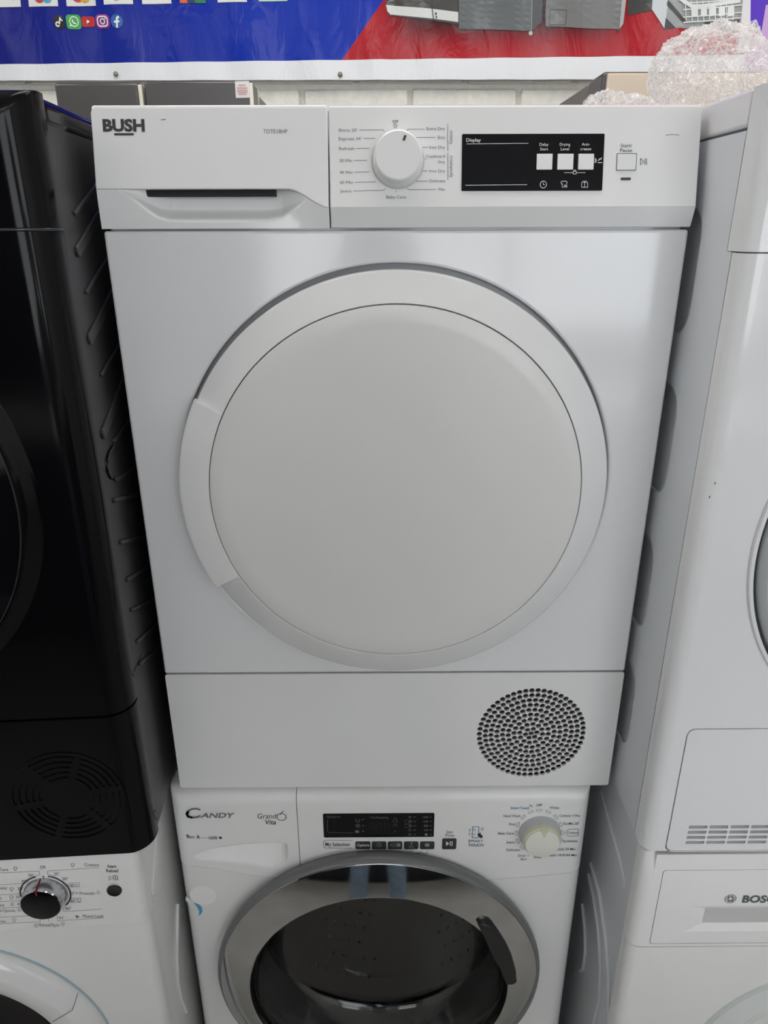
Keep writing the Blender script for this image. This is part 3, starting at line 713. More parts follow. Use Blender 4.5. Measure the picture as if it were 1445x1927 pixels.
tear_t = [(363, 1611), (372, 1606), (385, 1601), (405, 1596), (430, 1592), (460, 1588.5), (500, 1586.5), (530, 1586.5), (538, 1588), (541, 1592)]
tear_b = [(363, 1618), (372, 1619.5), (400, 1621), (430, 1625), (470, 1631), (500, 1635.5), (515, 1636.5), (530, 1632), (538, 1626), (541, 1618)]
tt = [(lx(a, b, 0), lz(a, b, 0)) for a, b in tear_t]; tb = [(lx(a, b, 0), lz(a, b, 0)) for a, b in tear_b]
def cdraw(x, z):
    y = cfront(x, z)
    if tt[0][0] < x < tt[-1][0]:
        zt_, zb_ = interp(tt, x), interp(tb, x)
        if zb_ < z < zt_:
            u = (z-zb_)/(zt_-zb_); ex = ss((tt[-1][0]-x)/.006)*ss((x-tt[0][0])/.012)
            D = .024*(.35+.65*ss((x-tt[0][0])/(tt[-1][0]-tt[0][0])))
            y += D*ex*min(ss(u/.75), ss((1-u)/.10))
    return y
dr = hfield('drawer_front', round_xs(CX0, xsp-.0005, R_, True, False, 8, 150), [i/90 for i in range(78)]+[77/90+(13/90)*math.sin(math.pi/2*i/10) for i in range(1, 11)], cdraw, .045, WSATIN, t, zmap=czmap, ang=70)
cp = hfield('control_panel', round_xs(xsp+.0005, CX1, R_, False, True, 8, 40), ztab, cfront, .045, WSATIN, t, zmap=czmap, ang=60)
DXC, DZC = -.0238, .4915
def fzmap(x, z): return .055+(interp(seamL, x)-.0006-.055)*z
hx = lambda x, z: (x-DXC)**2+(fzmap(x, z)-DZC)**2 < .226**2
hfield('front_panel', round_xs(CX0, CX1, R_, True, True, 8, 110), spans(0, 1, 120), lambda x, z: edge_round(x, CX0, CX1, R_)+.0006, .045, WWASH, t, zmap=fzmap, skip=hx, ang=60)
# porthole
dr0 = lathe('door', [(.238, .008), (.243, -.003), (.2488, -.010), (.2503, -.0145), (.2500, -.0190), (.2480, -.0235), (.2455, -.0258), (.2442, -.0258), (.2442, -.015)], DXC, DZC, GREYPL, t, n=128)
lathe('chrome_ring', [(.2441, -.015), (.2441, -.0262), (.2432, -.0278), (.2415, -.0284), (.2400, -.0288), (.1998, -.0436), (.1978, -.0438), (.1962, -.0425), (.1952, -.037), (.1945, -.020)], DXC, DZC, CHROME, dr0, n=160, ang=30)
GLASS = mat('smoked_door_glass', (.72, .73, .72), .02, trans=1.0, ior=1.48)
bowl = [(.1944, -.030), (.1915, -.033), (.1890, -.030), (.1820, -.012), (.1740, .010), (.1660, .028), (.1600, .037), (.150, .043), (.10, .049), (0, .051), (0, .056), (.10, .054), (.152, .048), (.1635, .041), (.170, .030), (.178, .012), (.186, -.012), (.1944, -.026), (.1944, -.030)]
lathe('glass_bowl', bowl, DXC, DZC, GLASS, dr0, n=96, ang=40)
lathe('rubber_gasket', [(.232, -.002), (.208, .02), (.199, .05), (.205, .075), (.226, .09)], DXC, DZC, mat('grey_gasket', (.12, .12, .12), .6), t, n=64)
DRUM = mat('drum_steel', (.42, .42, .41), .3, metal=1.0)
drm = lathe('drum', [(.205, .09), (.232, .10), (.236, .13), (.236, .42), (.22, .44), (.10, .445), (0, .445)], DXC, DZC, DRUM, t, n=64)
def drumholes():
    V, F = [], []
    for a in range(72):
        for j in range(8):
            if (a//6) % 2: continue
            th_ = math.radians(a*5+(j % 2)*2.5); y_ = .15+j*.033; c = Vector((DXC+.2345*math.cos(th_), y_, DZC+.2345*math.sin(th_)))
            u = Vector((-math.sin(th_), 0, math.cos(th_))); v = Vector((0, 1, 0)); b = len(V)
            V += [c+(u*math.cos(q)+v*math.sin(q))*.0035 for q in [2*math.pi*i/8 for i in range(8)]]; F.append(tuple(range(b, b+8)))
    for j, r in enumerate((.07, .09, .11, .13, .15, .17, .19)):
        for i in range(48):
            if (i//4) % 3 == 2: continue
            a = 2*math.pi*i/48+(j % 2)*.065; b = len(V); c = Vector((DXC+r*math.cos(a), .4405, DZC+r*math.sin(a)))
            V += [c+Vector((math.cos(q), 0, math.sin(q)))*.005 for q in [2*math.pi*k_/8 for k_ in range(8)]]; F.append(tuple(range(b, b+8)))
    return meshpy(V, F)
dh = new_obj('drum_perforation', drumholes(), DARK, drm); dh['kind'] = 'stuff'
for a in (90, 210, 330):
    th_ = math.radians(a); c = Vector((DXC+.222*math.cos(th_), .28, DZC+.222*math.sin(th_)))
    me = rbox_me(-.018, .018, -.12, .12, -.022, .022, .012, 3); me.transform(Matrix.Translation(c) @ Matrix.Rotation(-th_+math.pi/2, 4, 'Y'))
    new_obj('drum_paddle', me, DRUM, drm)
# door handle
hp = [(899, 1742.5), (912, 1740), (927, 1746), (940, 1763), (953, 1783), (964, 1806), (971, 1830), (973, 1850), (966, 1854.5), (953, 1855), (949, 1846), (941, 1826), (929, 1806), (920, 1786), (910, 1764)]
plate('door_handle', [(lx(a, b, -.049), lz(a, b, -.049)) for a, b in hp], [], .028, BLKPL, dr0, y=-.049, bev=.003)
# printing
SC = cfront
Zc = lambda a, b: (320+a/5.78, 1500+b/5.78)
LOGOM = mat('silver_logo', (.34, .36, .38), .2, metal=.9)
def candy(P):
    (a, b), (c, d_) = Zc(175, 222), Zc(350, 122)
    P.loc_line([P.p(*Zc(*q)) for q in ((330, 135), (290, 124), (240, 126), (200, 145), (183, 180), (195, 208), (240, 221), (300, 214), (335, 198))], .0030)
    P.loc_line([P.p(*Zc(*q)) for q in ((200, 150), (186, 180), (200, 206), (245, 219))], .0046)
    P.text('ANDY', *[Zc(q, 0)[0] for q in (330, 690)], Zc(0, 220)[1], Zc(0, 168)[1], bold=.03, slant=.35)
printed('brand_lettering', SC, LOGOM, dr, candy, off=.0008)
def grandvita(P):
    T = lambda s, a, b, y0, y1, **k: P.text(s, Zc(a, 0)[0], Zc(b, 0)[0], Zc(0, y0)[1], Zc(0, y1)[1], **k)
    T('Grand', 948, 1150, 232, 178, slant=.12); T('Vita', 1028, 1152, 295, 245, slant=.15, bold=.015)
    c = Zc(1212, 215); P.ring(c[0], c[1], 8.6, 1.5); P.line([Zc(1196, 190), Zc(1212, 172), Zc(1235, 147)], 1.5)
printed('brand_motif', SC, INK, dr, grandvita)
def rating(P):
    T = lambda s, a, b, y0, y1, **k: P.text(s, Zc(a, 0)[0], Zc(b, 0)[0], Zc(0, y0)[1], Zc(0, y1)[1], **k)
    T('9', 178, 210, 447, 405, bold=.03); T('kg', 213, 268, 447, 418, bold=.02); T('A', 288, 328, 450, 410, bold=.03); T('1600', 423, 515, 457, 424, bold=.02)
    for i in range(3): q = Zc(343+i*27, 442); P.disc(q[0], q[1], 1.0)
    q = Zc(548, 441); P.disc(q[0], q[1], 3)
printed('rating_lettering', SC, INK, dr, rating)
dsp = slab('display', 609.5, 817.5, 1529.5, 1575.5, 0, .001, GLASSBLK, cp, .0004, .002)
Zd = lambda a, b: (590+a/5.16, 1510+b/5.16)
SDc = -.001
def cdisp(P):
    T = lambda s, a, b, y0, y1, **k: P.text(s, Zd(a, 0)[0], Zd(b, 0)[0], Zd(0, y0)[1], Zd(0, y1)[1], **k)
    Ln = lambda *pts, w=.7: P.line([Zd(*q) for q in pts], w)
    T('Kg Detector', 132, 264, 147, 128); T('Time Remaining', 545, 725, 155, 134)
    Ln((135, 163), (135, 275), (150, 292), (382, 294))
    Ln((408, 150), (412, 188), (446, 188), (448, 155)); Ln((424, 165), (430, 178)); c = Zd(429, 224); P.ring(c[0], c[1], 4, .8); Ln((412, 224), (446, 224)); Ln((429, 210), (429, 240))
    P.rect(*[Zd(q, 0)[0] for q in (405, 440)], *[Zd(0, q)[1] for q in (270, 294)], .5)
    for i, s in enumerate(('90°', '60', '40', '30°', '20°')): T(s, 920, 955, 152+i*42, 132+i*42)
    for y in (184, 227): Ln((890, y-15), (938, y-15), (958, y), (938, y+15), (890, y+15), (890, y-15), w=.6)
    for i, s in enumerate(('1600', '1200', '800', '400')): T(s, 1060 if i < 2 else 1070, 1113, 152+i*42, 132+i*42)
    c = Zd(1093, 311); P.disc(c[0], c[1], 3)
    for i in range(5):
        for xx in (972, 1128): P.rect(*[Zd(q, 0)[0] for q in (xx, xx+20)], *[Zd(0, q)[1] for q in (138+i*42, 144+i*42)])
    for y in (165, 222, 278): P.rect(*[Zd(q, 0)[0] for q in (470, 490)], *[Zd(0, q)[1] for q in (y-3, y+3)])
    Ln((770, 190), (778, 160), (792, 148), (804, 160), (812, 190), (770, 190), w=.6); Ln((772, 235), (780, 210), (800, 210), (808, 235), w=.6); Ln((770, 298), (790, 275), (806, 270), w=.6)
printed('display_lettering', SDc, INKD, dsp, cdisp)
def segs(P):
    for x in (555, 620, 690):
        P.frame_rect(*[Zd(q, 0)[0] for q in (x, x+38)], *[Zd(0, q)[1] for q in (195, 265)], .4, 1.2)
printed('clock_digits', SDc, INKDD, dsp, segs)
def mysel(P):
    P.text('My Selection', 612.5, 658, 1592, 1585.3, bold=.012)
    P.line([(662.5, 1581.5), (613, 1580.8), (609, 1583), (608.5, 1592.5), (611, 1595.5), (662.5, 1596)], .9)
printed('panel_lettering', 0, INK, cp, mysel)
def lockmark(P):
    P.line([(774, 1600), (774.5, 1605), (783, 1605.3)], .8); P.line([(796, 1605.3), (804, 1605), (804.3, 1600)], .8); P.ring(792, 1604.8, 2.6, .8); P.line([(783, 1604.8), (789, 1604.8)], .9)
printed('key_lock_mark', 0, INK, cp, lockmark)
printed('start_lettering', 0, INK, cp, lambda P: (P.text('Start', 840, 852.5, 1568, 1562.7), P.text('Pause', 838, 854.5, 1574, 1569)))
for i, (a, b, c, d_) in enumerate(((669, 697, 1583, 1597), (699.5, 727, 1583, 1597), (729.5, 757, 1583, 1597), (760, 787.5, 1583, 1597), (790, 817.5, 1583, 1597), (831.5, 859, 1577.3, 1597))):
    kk = slab('option_key' if i < 5 else 'start_key', a, b, c, d_, 0, .0016, mat('charcoal_key', (.035, .04, .042), .35), cp, .0006, .0022)
    def lab(P, i=i):
        mx, my = (a+b)/2, (c+d_)/2
        if i == 0: P.text('Options', 671.5, 695, 1592.5, 1587.2, bold=.01)
        if i == 1: P.ring(mx, my, 4.4, .9); P.line([(mx, my-3), (mx, my), (mx+3, my)], .9)
        if i == 2: P.line([(mx-11, my), (mx-5, my)], .9); P.ring(mx-4, my, 3, .8); P.line([(mx+.5, my+4), (mx+3, my-4.5)], .8); P.rect(mx+4, mx+10, my-3, my+3, 1)
        if i == 3: P.line([(mx-4, my+1), (mx-3, my+4.5), (mx+3, my+4.5), (mx+4, my+1)], .9); P.line([(mx, my-4), (mx, my+2)], 1.8); P.disc(mx+1, my-4.5, 1.4)
        if i == 4: P.disc(mx, my, 4.6)
        if i == 5: P.poly([(mx-6, my-4.5), (mx-6, my+4.5), (mx, my)]); P.rect(mx+1, mx+3, my-4.5, my+4.5); P.rect(mx+4.3, mx+6.3, my-4.5, my+4.5)
    printed('key_mark', -.0016, INKW if i in (0, 5) else mat('grey_key_print', (.32, .33, .33), .5), kk, lab)
Zk = lambda a, b: (820+a/4.66, 1490+b/4.66)
def stouch(P):
    T = lambda s, a, b, y0, y1, **k: P.text(s, Zk(a, 0)[0], Zk(b, 0)[0], Zk(0, y0)[1], Zk(0, y1)[1], **k)
    Ln = lambda *pts, w=1.0: P.line([Zk(*q) for q in pts], w)
    T('TOUCH', 283, 417, 478, 455, bold=.035)
    a, b = Zk(318, 305), Zk(378, 402); P.frame_rect(a[0], b[0], a[1], b[1], 1.2, 1.5)
    for i, r in enumerate((8, 18, 28)): q = Zk(388, 325); P.ring(q[0], q[1], r/4.66, .7, a0=-50, a1=50, n=8)
printed('blue_touch_motif', 0, INKB, cp, stouch)
def stouch3(P):
    P.text('Smart Touch', Zk(655, 0)[0], Zk(818, 0)[0], Zk(0, 150)[1], Zk(0, 130)[1], bold=.02)
    for i, r in enumerate((8, 16, 24)): q = Zk(820, 130); P.ring(q[0], q[1], r/4.66, .8, a0=-10, a1=100, n=8)
printed('blue_lettering', 0, INKB, cp, stouch3)
def stouch2(P):
    T = lambda s, a, b, y0, y1, **k: P.text(s, Zk(a, 0)[0], Zk(b, 0)[0], Zk(0, y0)[1], Zk(0, y1)[1], **k)
    Ln = lambda *pts, w=.9: P.line([Zk(*q) for q in pts], w)
    T('SMART', 283, 413, 443, 419)
    P.poly([Zk(*q) for q in ((362, 372), (380, 366), (384, 358), (392, 356), (394, 372), (408, 380), (410, 404), (386, 404), (376, 390))])
    for q in (((293, 345), (293, 330), (308, 328)), ((293, 360), (293, 376), (306, 376)), ((328, 328), (342, 328), (342, 345)), ((328, 375), (342, 374), (342, 362))): Ln(*q, w=.9)
printed('touch_motif', 0, INK, cp, stouch2)
def cprog(P):
    T = lambda s, a, b, y0, y1, **k: P.text(s, Zk(a, 0)[0], Zk(b, 0)[0], Zk(0, y0)[1], Zk(0, y1)[1], **k)
    Ln = lambda *pts, w=.9: P.line([Zk(*q) for q in pts], w)
    for s, a, b, y0, y1 in (('OFF', 881, 930, 128, 106), ('Whites', 995, 1080, 149, 128), ('Cottons + Pre', 1082, 1260, 218, 198), ("EcoMix 20'", 1119, 1252, 288, 267),
                            ('Cottons', 1148, 1246, 367, 348), ('Synthetics', 1112, 1240, 441, 421), ('Daily 59 Min.', 1062, 1228, 512, 491), ('Rapid 14/30/44 Min.', 985, 1238, 564, 544),
                            ('Hand Wash', 592, 740, 220, 200), ('Wool', 637, 697, 293, 273), ('Baby Care', 546, 680, 373, 352), ('Jeans', 617, 690, 450, 430), ('Delicates', 617, 737, 518, 498),
                            ('Drain +', 720, 815, 568, 549), ('Spin', 742, 796, 597, 578), ('Rinse', 858, 924, 581, 561)): T(s, a, b, y0, y1, bold=.008)
    Ln((1132, 357), (1160, 330), (1250, 325), (1250, 384), (1160, 388), (1132, 357), w=.8)
    for x, y, dx, dy in ((906, 160, 14, 0), (985, 176, 12, 7), (1052, 220, 8, 12), (1094, 285, 5, 12), (1106, 358, 0, 13), (1096, 425, -5, 12), (832, 177, 12, -6), (766, 222, 9, -11), (721, 287, 5, -13), (704, 362, 0, 13), (716, 434, 5, 12), (757, 491, 10, 9)):
        c0, c1 = Zk(x-dx, y-dy), Zk(x+dx, y+dy); A_, B_ = P.p(*c0), P.p(*c1)
        P.loc_line(capsule(A_, B_, .0016, 5), .0005, True)
printed('programme_lettering', 0, INK, cp, cprog)
kc = L(1015, 1566, 0)
kn = lathe('dial', [(0, -.0225), (.0228, -.0225), (.0242, -.0218), (.0248, -.0205), (.0250, -.010), (.0250, -.003)], kc.x, kc.z, KNOBW, t, n=64, ang=30)
lathe('dial_rim', [(.0249, -.0195), (.0262, -.0188), (.0270, -.0165), (.0272, -.0125), (.0250, -.010)], kc.x, kc.z, KNOBT, kn, n=64)
lathe('dial_skirt', [(.0240, -.0115), (.0272, -.0125), (.0300, -.003), (.0303, .002)], kc.x, kc.z, KNOBC, kn, n=64)
nz = kc.z
V = [(kc.x-.0048, -.0230, nz+.0252), (kc.x+.0058, -.0230, nz+.0252), (kc.x+.001, -.0230, nz+.0125), (kc.x-.0048, -.018, nz+.0272), (kc.x+.0058, -.018, nz+.0272), (kc.x+.001, -.021, nz+.0125)]
new_obj('dial_pointer', meshpy(V, [(0, 2, 1), (0, 1, 4, 3), (0, 3, 5, 2), (1, 2, 5, 4)]), KNOBT, kn)
# sticker left on the enamel
def torn(P): P.poly([(350.5, 1687), (356, 1692), (366, 1697), (376, 1702), (381, 1710), (380, 1718), (374, 1722.5), (375, 1714), (371, 1706), (362, 1701), (352, 1695)])
printed('torn_sticker', .0006, mat('torn_white_sticker', (.78, .78, .74), .5), t, lambda P: P.poly([(350, 1686), (358, 1691), (368, 1699), (373, 1706), (374, 1720), (366, 1712), (356, 1702), (349, 1693)]), off=.0004)
printed('torn_sticker_blue', .0006, mat('sticker_blue', (.10, .36, .60), .4), t, lambda P: P.poly([(365, 1697.5), (374, 1701), (380, 1707), (381, 1715), (377, 1721), (374, 1722.5), (375, 1714), (371, 1706)]), off=.0007)
printed('sticker_lettering', .0006, INKB, t, lambda P: (P.ring(341, 1694, 2.6, .9, a0=60, a1=300), P.line([(341.5, 1698), (341.5, 1709)], .9), P.line([(348, 1697), (352, 1701), (355, 1699)], 1.2)), off=.0004)
printed('sticker_ghost', .0006, mat('pale_sticker_ghost', (.93, .925, .915), .3), t, lambda P: P.disc(382, 1685, 25, 40), off=.0002)
# ================================================================== left stack: black tumble dryer
frame(-.3045, -.112, 3.5)
MW = .597
def topround(z, zt, R):
    d = z-(zt-R)
    return 0 if d < 0 else R-math.sqrt(max(R*R-d*d, 0))
t = thing('tumble_dryer', 'glossy black tumble dryer with charcoal ribbed side, at the left edge', 'tumble dryer', (-.3, .3, .85))
BT = 1.6835
zs1 = lz(60, 432, 0); zs2 = lz(110, 1353, 0)
rbox('cabinet', -MW+.003, -.0015, .034, .60, .853, 1.672, BSIDE, t, .004)
rbox('top_panel', -MW+.002, -.0005, .034, .605, 1.654, BT-.001, BLACK, t, .010, 4)
RB = .030
bxs = round_xs(-MW, 0, RB, True, True, 10, 30)
hfield('control_panel', bxs, spans(zs1+.0016, BT-.022, 8)+[BT-.022+.022*math.sin(math.pi/2*(i+1)/9) for i in range(9)],
       lambda x, z: max(edge_round(x, -MW, 0, RB), topround(z, BT, .022)), .036, BLACK, t, ang=60)
# a fine raised lip along the foot of the control panel
def edge_path(z, off): return [(x, edge_round(x, -MW, 0, RB)-off, z) for x in bxs[8:]]
new_obj('panel_lip', tube_me(edge_path(zs1, -.001), .0014, 6), mat('black_lip', (.03, .035, .045), .15), t)
hfield('front_panel', bxs, spans(zs2+.0016, zs1-.0016, 20), lambda x, z: edge_round(x, -MW, 0, RB), .036, BLACK, t, ang=60)
vc = L(128.5, 1500, 0); vr = abs(lx(234, 1500, 0)-lx(23, 1500, 0))/2
hfield('kick_plate', bxs, spans(.853, zs2-.0016, 8), lambda x, z: edge_round(x, -MW, 0, RB), .036, BLACK, t, ang=60)
slots = []
for k in range(5):
    r = vr*(.955-.118*k); hw = vr*.028
    for i in range(6):
        a0 = 14+60*i+k*1.5; a1 = a0+60-7-k*2.2
        slots.append(circle(vc.x, vc.z, r+hw, 12, a0, a1)+circle(vc.x, vc.z, r-hw, 12, a1, a0))
plate('vent_grille', circle(vc.x, vc.z, vr*1.03, 64), slots, .0022, BLACK, t, y=-.0016, bev=.0004, res=1)
# black door, only its right rim is in view
dcx = -MW/2; dz = lz(62, 945, -.01); dR = lx(62, 945, -.01)-dcx
dr = lathe('door', [(dR+.006, .001), (dR, -.001), (dR-.006, -.010), (dR-.012, -.0125), (dR-.0135, -.0115)], dcx, dz, BLACK, t, n=128)
lathe('door_trim', [(dR-.0135, -.0105), (dR-.0142, -.0135), (dR-.0150, -.0135), (dR-.0156, -.0105)], dcx, dz, mat('smoked_trim', (.12, .12, .12), .2, metal=.7), dr, n=128)
lathe('door_glass', [(dR-.0156, -.0105), (dR-.03, -.0125), (dR-.09, -.020), (0.06, -.026), (0, -.027)], dcx, dz, GLASSBLK, dr, n=96)
# pressed ribs on the side sheet
Q8 = lambda a, b: (a/3.503, 150+b/3.503)
Q1 = lambda a, b: (a/2.753, 650+b/2.753)
for A_, B_, r in ((Q8(600, 735), Q8(487, 880), .0016), (Q8(592, 985), Q8(508, 1130), .0042), (Q8(690, 1195), Q8(562, 1400), .0016), (Q8(692, 1500), Q8(588, 1705), .0045),
                  (Q1(600, 20), Q1(520, 150), .0016), (Q1(600, 280), Q1(532, 455), .0045), (Q1(640, 425), Q1(585, 495), .002), (Q1(697, 633), Q1(595, 697), .0018), (Q1(720, 770), Q1(588, 802), .002),
                  (Q1(722, 998), Q1(622, 1020), .002), (Q1(770, 1142), Q1(655, 1213), .002), (Q1(762, 1328), Q1(677, 1371), .0018), (Q1(808, 1440), Q1(706, 1533), .0018), (Q1(800, 1580), Q1(720, 1648), .0018)):
    a = LX(*A_, -.0015); b = LX(*B_, -.0015)
    d = (a-b); a = a+d*.6
    new_obj('pressed_rib', plate_me(capsule((b.y, b.z), (a.y, a.z), r*1.35), [], .0040, side='R', x=.0012, bev=.0012), BSIDE, t)
lp = [LX(*Q1(*q), -.0008) for q in ((585, 520), (562, 560), (552, 600), (556, 650), (572, 685), (588, 690))]
new_obj('side_clip', tube_me(lp, .0018, 6), BLACK, t)
new_obj('side_seam', plate_me([(LX(250, 1270, -.001).y, .0+LX(250, 1270, -.001).z), (.55, LX(250, 1270, -.001).z), (.55, LX(250, 1270, -.001).z+.0012), (LX(250, 1270, -.001).y, LX(250, 1270, -.001).z+.0012)], [], .0012, side='R', x=-.0008), DARK, t)
a = LX(258, 1350, -.001); b = LX(273, 1438, -.001)
new_obj('side_slot', plate_me(capsule((a.y+.004, a.z-.006), (b.y+.004, b.z+.004), .003), [], .0015, side='R', x=-.0002), DARK, t)

# ================================================================== left stack: washing machine under the black dryer
frame(-.3235, -.112, 3.5)
t = thing('washing_machine', 'white washing machine with black and silver dial, under the black dryer at lower left', 'washing machine', (-.3, .3, 0))
WT = .8475; RW = .014
rbox('cabinet', -MW+.003, -.0015, .018, .59, .05, WT-.002, WWASH, t, .006, 3, True)
rbox('plinth', -MW+.02, -.02, .03, .5, 0.0, .055, DARK, t, .004)
wxs = round_xs(-MW, 0, RW, True, True, 8, 40)
zf = lz(128, 1744, 0)
wf_ = lambda x, z: edge_round(x, -MW, 0, RW)
cp = hfield('control_panel', wxs, spans(zf, WT, 10), lambda x, z: max(wf_(x, z), topround(z, WT, .004))-.0025*0, .02, WSATIN, t, ang=60)
def lowfront(x, z): return wf_(x, z)+.0022+.002*ss((zf-z)/.01)*0
dcx = -MW/2
def circ2(xc, p, q, S):
    a, b = L(*p, S), L(*q, S)
    zc = ((b.x-xc)**2-(a.x-xc)**2+b.z**2-a.z**2)/(2*(b.z-a.z)); return zc, math.hypot(a.x-xc, a.z-zc)
dz, dR = circ2(dcx, (0, 1794.6), (199, 1927), -.002)
gz, gR = circ2(dcx, (0, 1869), (99, 1927), -.012)
hfield('front_panel', round_xs(-MW, 0, RW, True, True, 8, 100), spans(.055, zf-.0012, 110), lowfront, .02, WWASH, t, ang=60, skip=lambda x, z: (x-dcx)**2+(z-dz)**2 < (gR+.012)**2)
lathe('door_gasket_line', [(dR+.0012, .003), (dR+.0012, -.0002), (dR, -.0008)], dcx, dz, PALEBL, t, n=128)
gR = min(gR, dR-.035)
dr = lathe('door', [(dR, .002), (dR-.0002, -.0012), (dR-.0025, -.0075), (dR-.006, -.0115), (dR-.021, -.0195), (dR-.025, -.0200), (gR+.004, -.0165), (gR, -.014), (gR-.003, .0)], dcx, dz, WPLAS, t, n=160, ang=25)
P = Print(-.0195, .001); P.line([(147, 1867), (142, 1884), (136.5, 1900), (118, 1911), (99, 1921.5)], 1.4); P.build('door_handle_seam', SEAM, dr)
lathe('door_glass', [(gR-.001, -.010), (gR-.012, -.006), (gR-.03, .02), (gR-.05, .06), (.05, .075), (0, .076)], dcx, dz, GLASSBLK, dr, n=96)
# dial
kc = L(86, 1681.5, 0)
kn = lathe('dial', [(0, -.0180), (.0225, -.0180), (.0238, -.0172)], kc.x, kc.z, GLASSBLK, t, n=64)
lathe('dial_collar', [(.0238, -.0175), (.0250, -.0166), (.0249, -.0145), (.0238, -.0135), (.0246, -.0120)], kc.x, kc.z, CHROME, kn, n=64, ang=25)
lathe('dial_skirt', [(.0246, -.0120), (.0268, -.002), (.0272, .001)], kc.x, kc.z, KSILV, kn, n=64)
lathe('dial_base_ring', [(.0316, -.0006), (.0296, -.0008)], kc.x, kc.z, INK, kn, n=64, a0=-45, a1=75)
lathe('dial_base_ring', [(.0316, -.0006), (.0296, -.0008)], kc.x, kc.z, INK, kn, n=64, a0=103, a1=185)
V = []
ptr = [(.0272, -.001), (.0252, -.0125), (.0254, -.0165), (.0240, -.0184), (.0180, -.0186)]
a_ = math.radians(93)
for r, y in ptr:
    for s_ in (-.0010, .0010):
        V.append((kc.x+(r+.0003)*math.cos(a_)-s_*math.sin(a_), y-.0003, kc.z+(r+.0003)*math.sin(a_)+s_*math.cos(a_)))
new_obj('dial_pointer', meshpy(V, [(2*i, 2*i+1, 2*i+3, 2*i+2) for i in range(4)]), RED, kn)
Z4 = lambda a, b: (a/6.021, 1600+b/6.021)
def wprog(P):
    T = lambda s, a, b, y0, y1, **k: P.text(s, Z4(a, 0)[0], Z4(b, 0)[0], Z4(0, y0)[1], Z4(0, y1)[1], **k)
    Ln = lambda *pts, w=.75: P.line([Z4(*q) for q in pts], w)
    for s, a, b, y0, y1 in (('Off', 459, 522, 210, 177), ('Cottons', 962, 1126, 181, 148), ('Easy Care', -95, 96, 233, 200), ('30°', 324, 390, 296, 266), ('40°', 243, 312, 364, 333),
                            ('Delicate/', -105, 88, 443, 408), ('30°', 205, 276, 449, 417), ('Wool', -60, 20, 555, 524), ('20°', 182, 247, 541, 512), ('Jeans', -50, 53, 634, 602), ('40°', 200, 268, 624, 592),
                            ('SuperQuick', -95, 180, 697, 664), ('Drain', -45, 68, 817, 786), ('20°', 612, 680, 282, 250), ('30°', 708, 776, 338, 307), ('40°C', 795, 886, 412, 380), ('40°+ Prewash', 790, 1072, 502, 470),
                            ('60°C', 808, 905, 584, 553), ('90°', 745, 812, 676, 645), ('40°', 667, 735, 780, 750), ('Mixed Load', 943, 1172, 762, 726), ('Rinse/Spin', 452, 676, 862, 825)): T(s, a, b, y0, y1)
    Ln((-20, 256), (440, 236), (450, 244), (448, 278), (400, 292)); Ln((1125, 195), (548, 232), (540, 240), (541, 272), (590, 285), (660, 320), (720, 380), (765, 450), (775, 520), (760, 590), (722, 650), (722, 685), (740, 694), (1155, 664))
    Ln((390, 290), (340, 325), (300, 372), (-20, 390)); Ln((-20, 505), (255, 488)); Ln((-20, 580), (270, 570)); Ln((-20, 655), (270, 640)); Ln((-20, 757), (340, 742)); Ln((-20, 832), (455, 808), (456, 780)); Ln((548, 770), (557, 805))
    Ln((640, 705), (655, 797), (1168, 765))
    for y, x in ((391, 765), (566, 783)): Ln((x, y), (x+30, y-24), (x+132, y-26), (x+132, y+20), (x+30, y+24), (x, y), w=.7)
    for x, y, s_ in ((173, 210, 22), (823, 170, 22), (130, 535, 24), (138, 612, 18), (220, 675, 20), (162, 790, 24), (713, 832, 20), (410, 852, 22), (132, 442, 24)):
        Ln((x-s_, y-4), (x-8, y-s_), (x+8, y-s_), (x+s_, y-4), (x+9, y), (x+9, y+s_*.8), (x-9, y+s_*.8), (x-9, y), (x-s_, y-4), w=.8)
    Ln((1085, 478), (1098, 490), (1125, 490), (1138, 472)); Ln((1108, 450), (1108, 480), w=1.2)
    P.poly([Z4(*q) for q in ((845, 742), (872, 735), (890, 745), (902, 758), (880, 755), (884, 768), (866, 768), (868, 752))])
    q = Z4(493, 299); P.disc(q[0], q[1], 2.2)
    Ln((1236, 290), (1236, 338), (1276, 312), w=.9) ; Ln((1276, 312), (1236, 290), w=.9)
    for x in (1290, 1313): P.frame_rect(*[Z4(q, 0)[0] for q in (x, x+14)], *[Z4(0, q)[1] for q in (285, 335)], .8, .7)
printed('programme_lettering', 0, INKG, cp, wprog)
def stl(P):
    P.text('Start', *[Z4(q, 0)[0] for q in (1221, 1321)], Z4(0, 196)[1], Z4(0, 164)[1], bold=.02); P.text('Reload', *[Z4(q, 0)[0] for q in (1208, 1343)], Z4(0, 247)[1], Z4(0, 212)[1], bold=.02)
printed('start_lettering', 0, INK, cp, stl)
kc2 = L(215.4, 1675, 0); br = abs(lx(229.5, 1675, 0)-lx(200.5, 1675, 0))/2
lathe('start_button', [(0, -.0012), (br*.8, -.0012), (br*.93, -.0020), (br, -.0010), (br, .002)], kc2.x, kc2.z, mat('dark_brown_button', (.014, .013, .011), .15), cp, n=40)
P = Print(-.001, .0016); P.line([(207, 1664), (215.5, 1662.5), (221, 1663.5)], 2.0); P.build('start_button_glint', mat('painted_button_glint', (.6, .58, .52), .3), cp)  # pale stroke paints a highlight near the button's upper rim
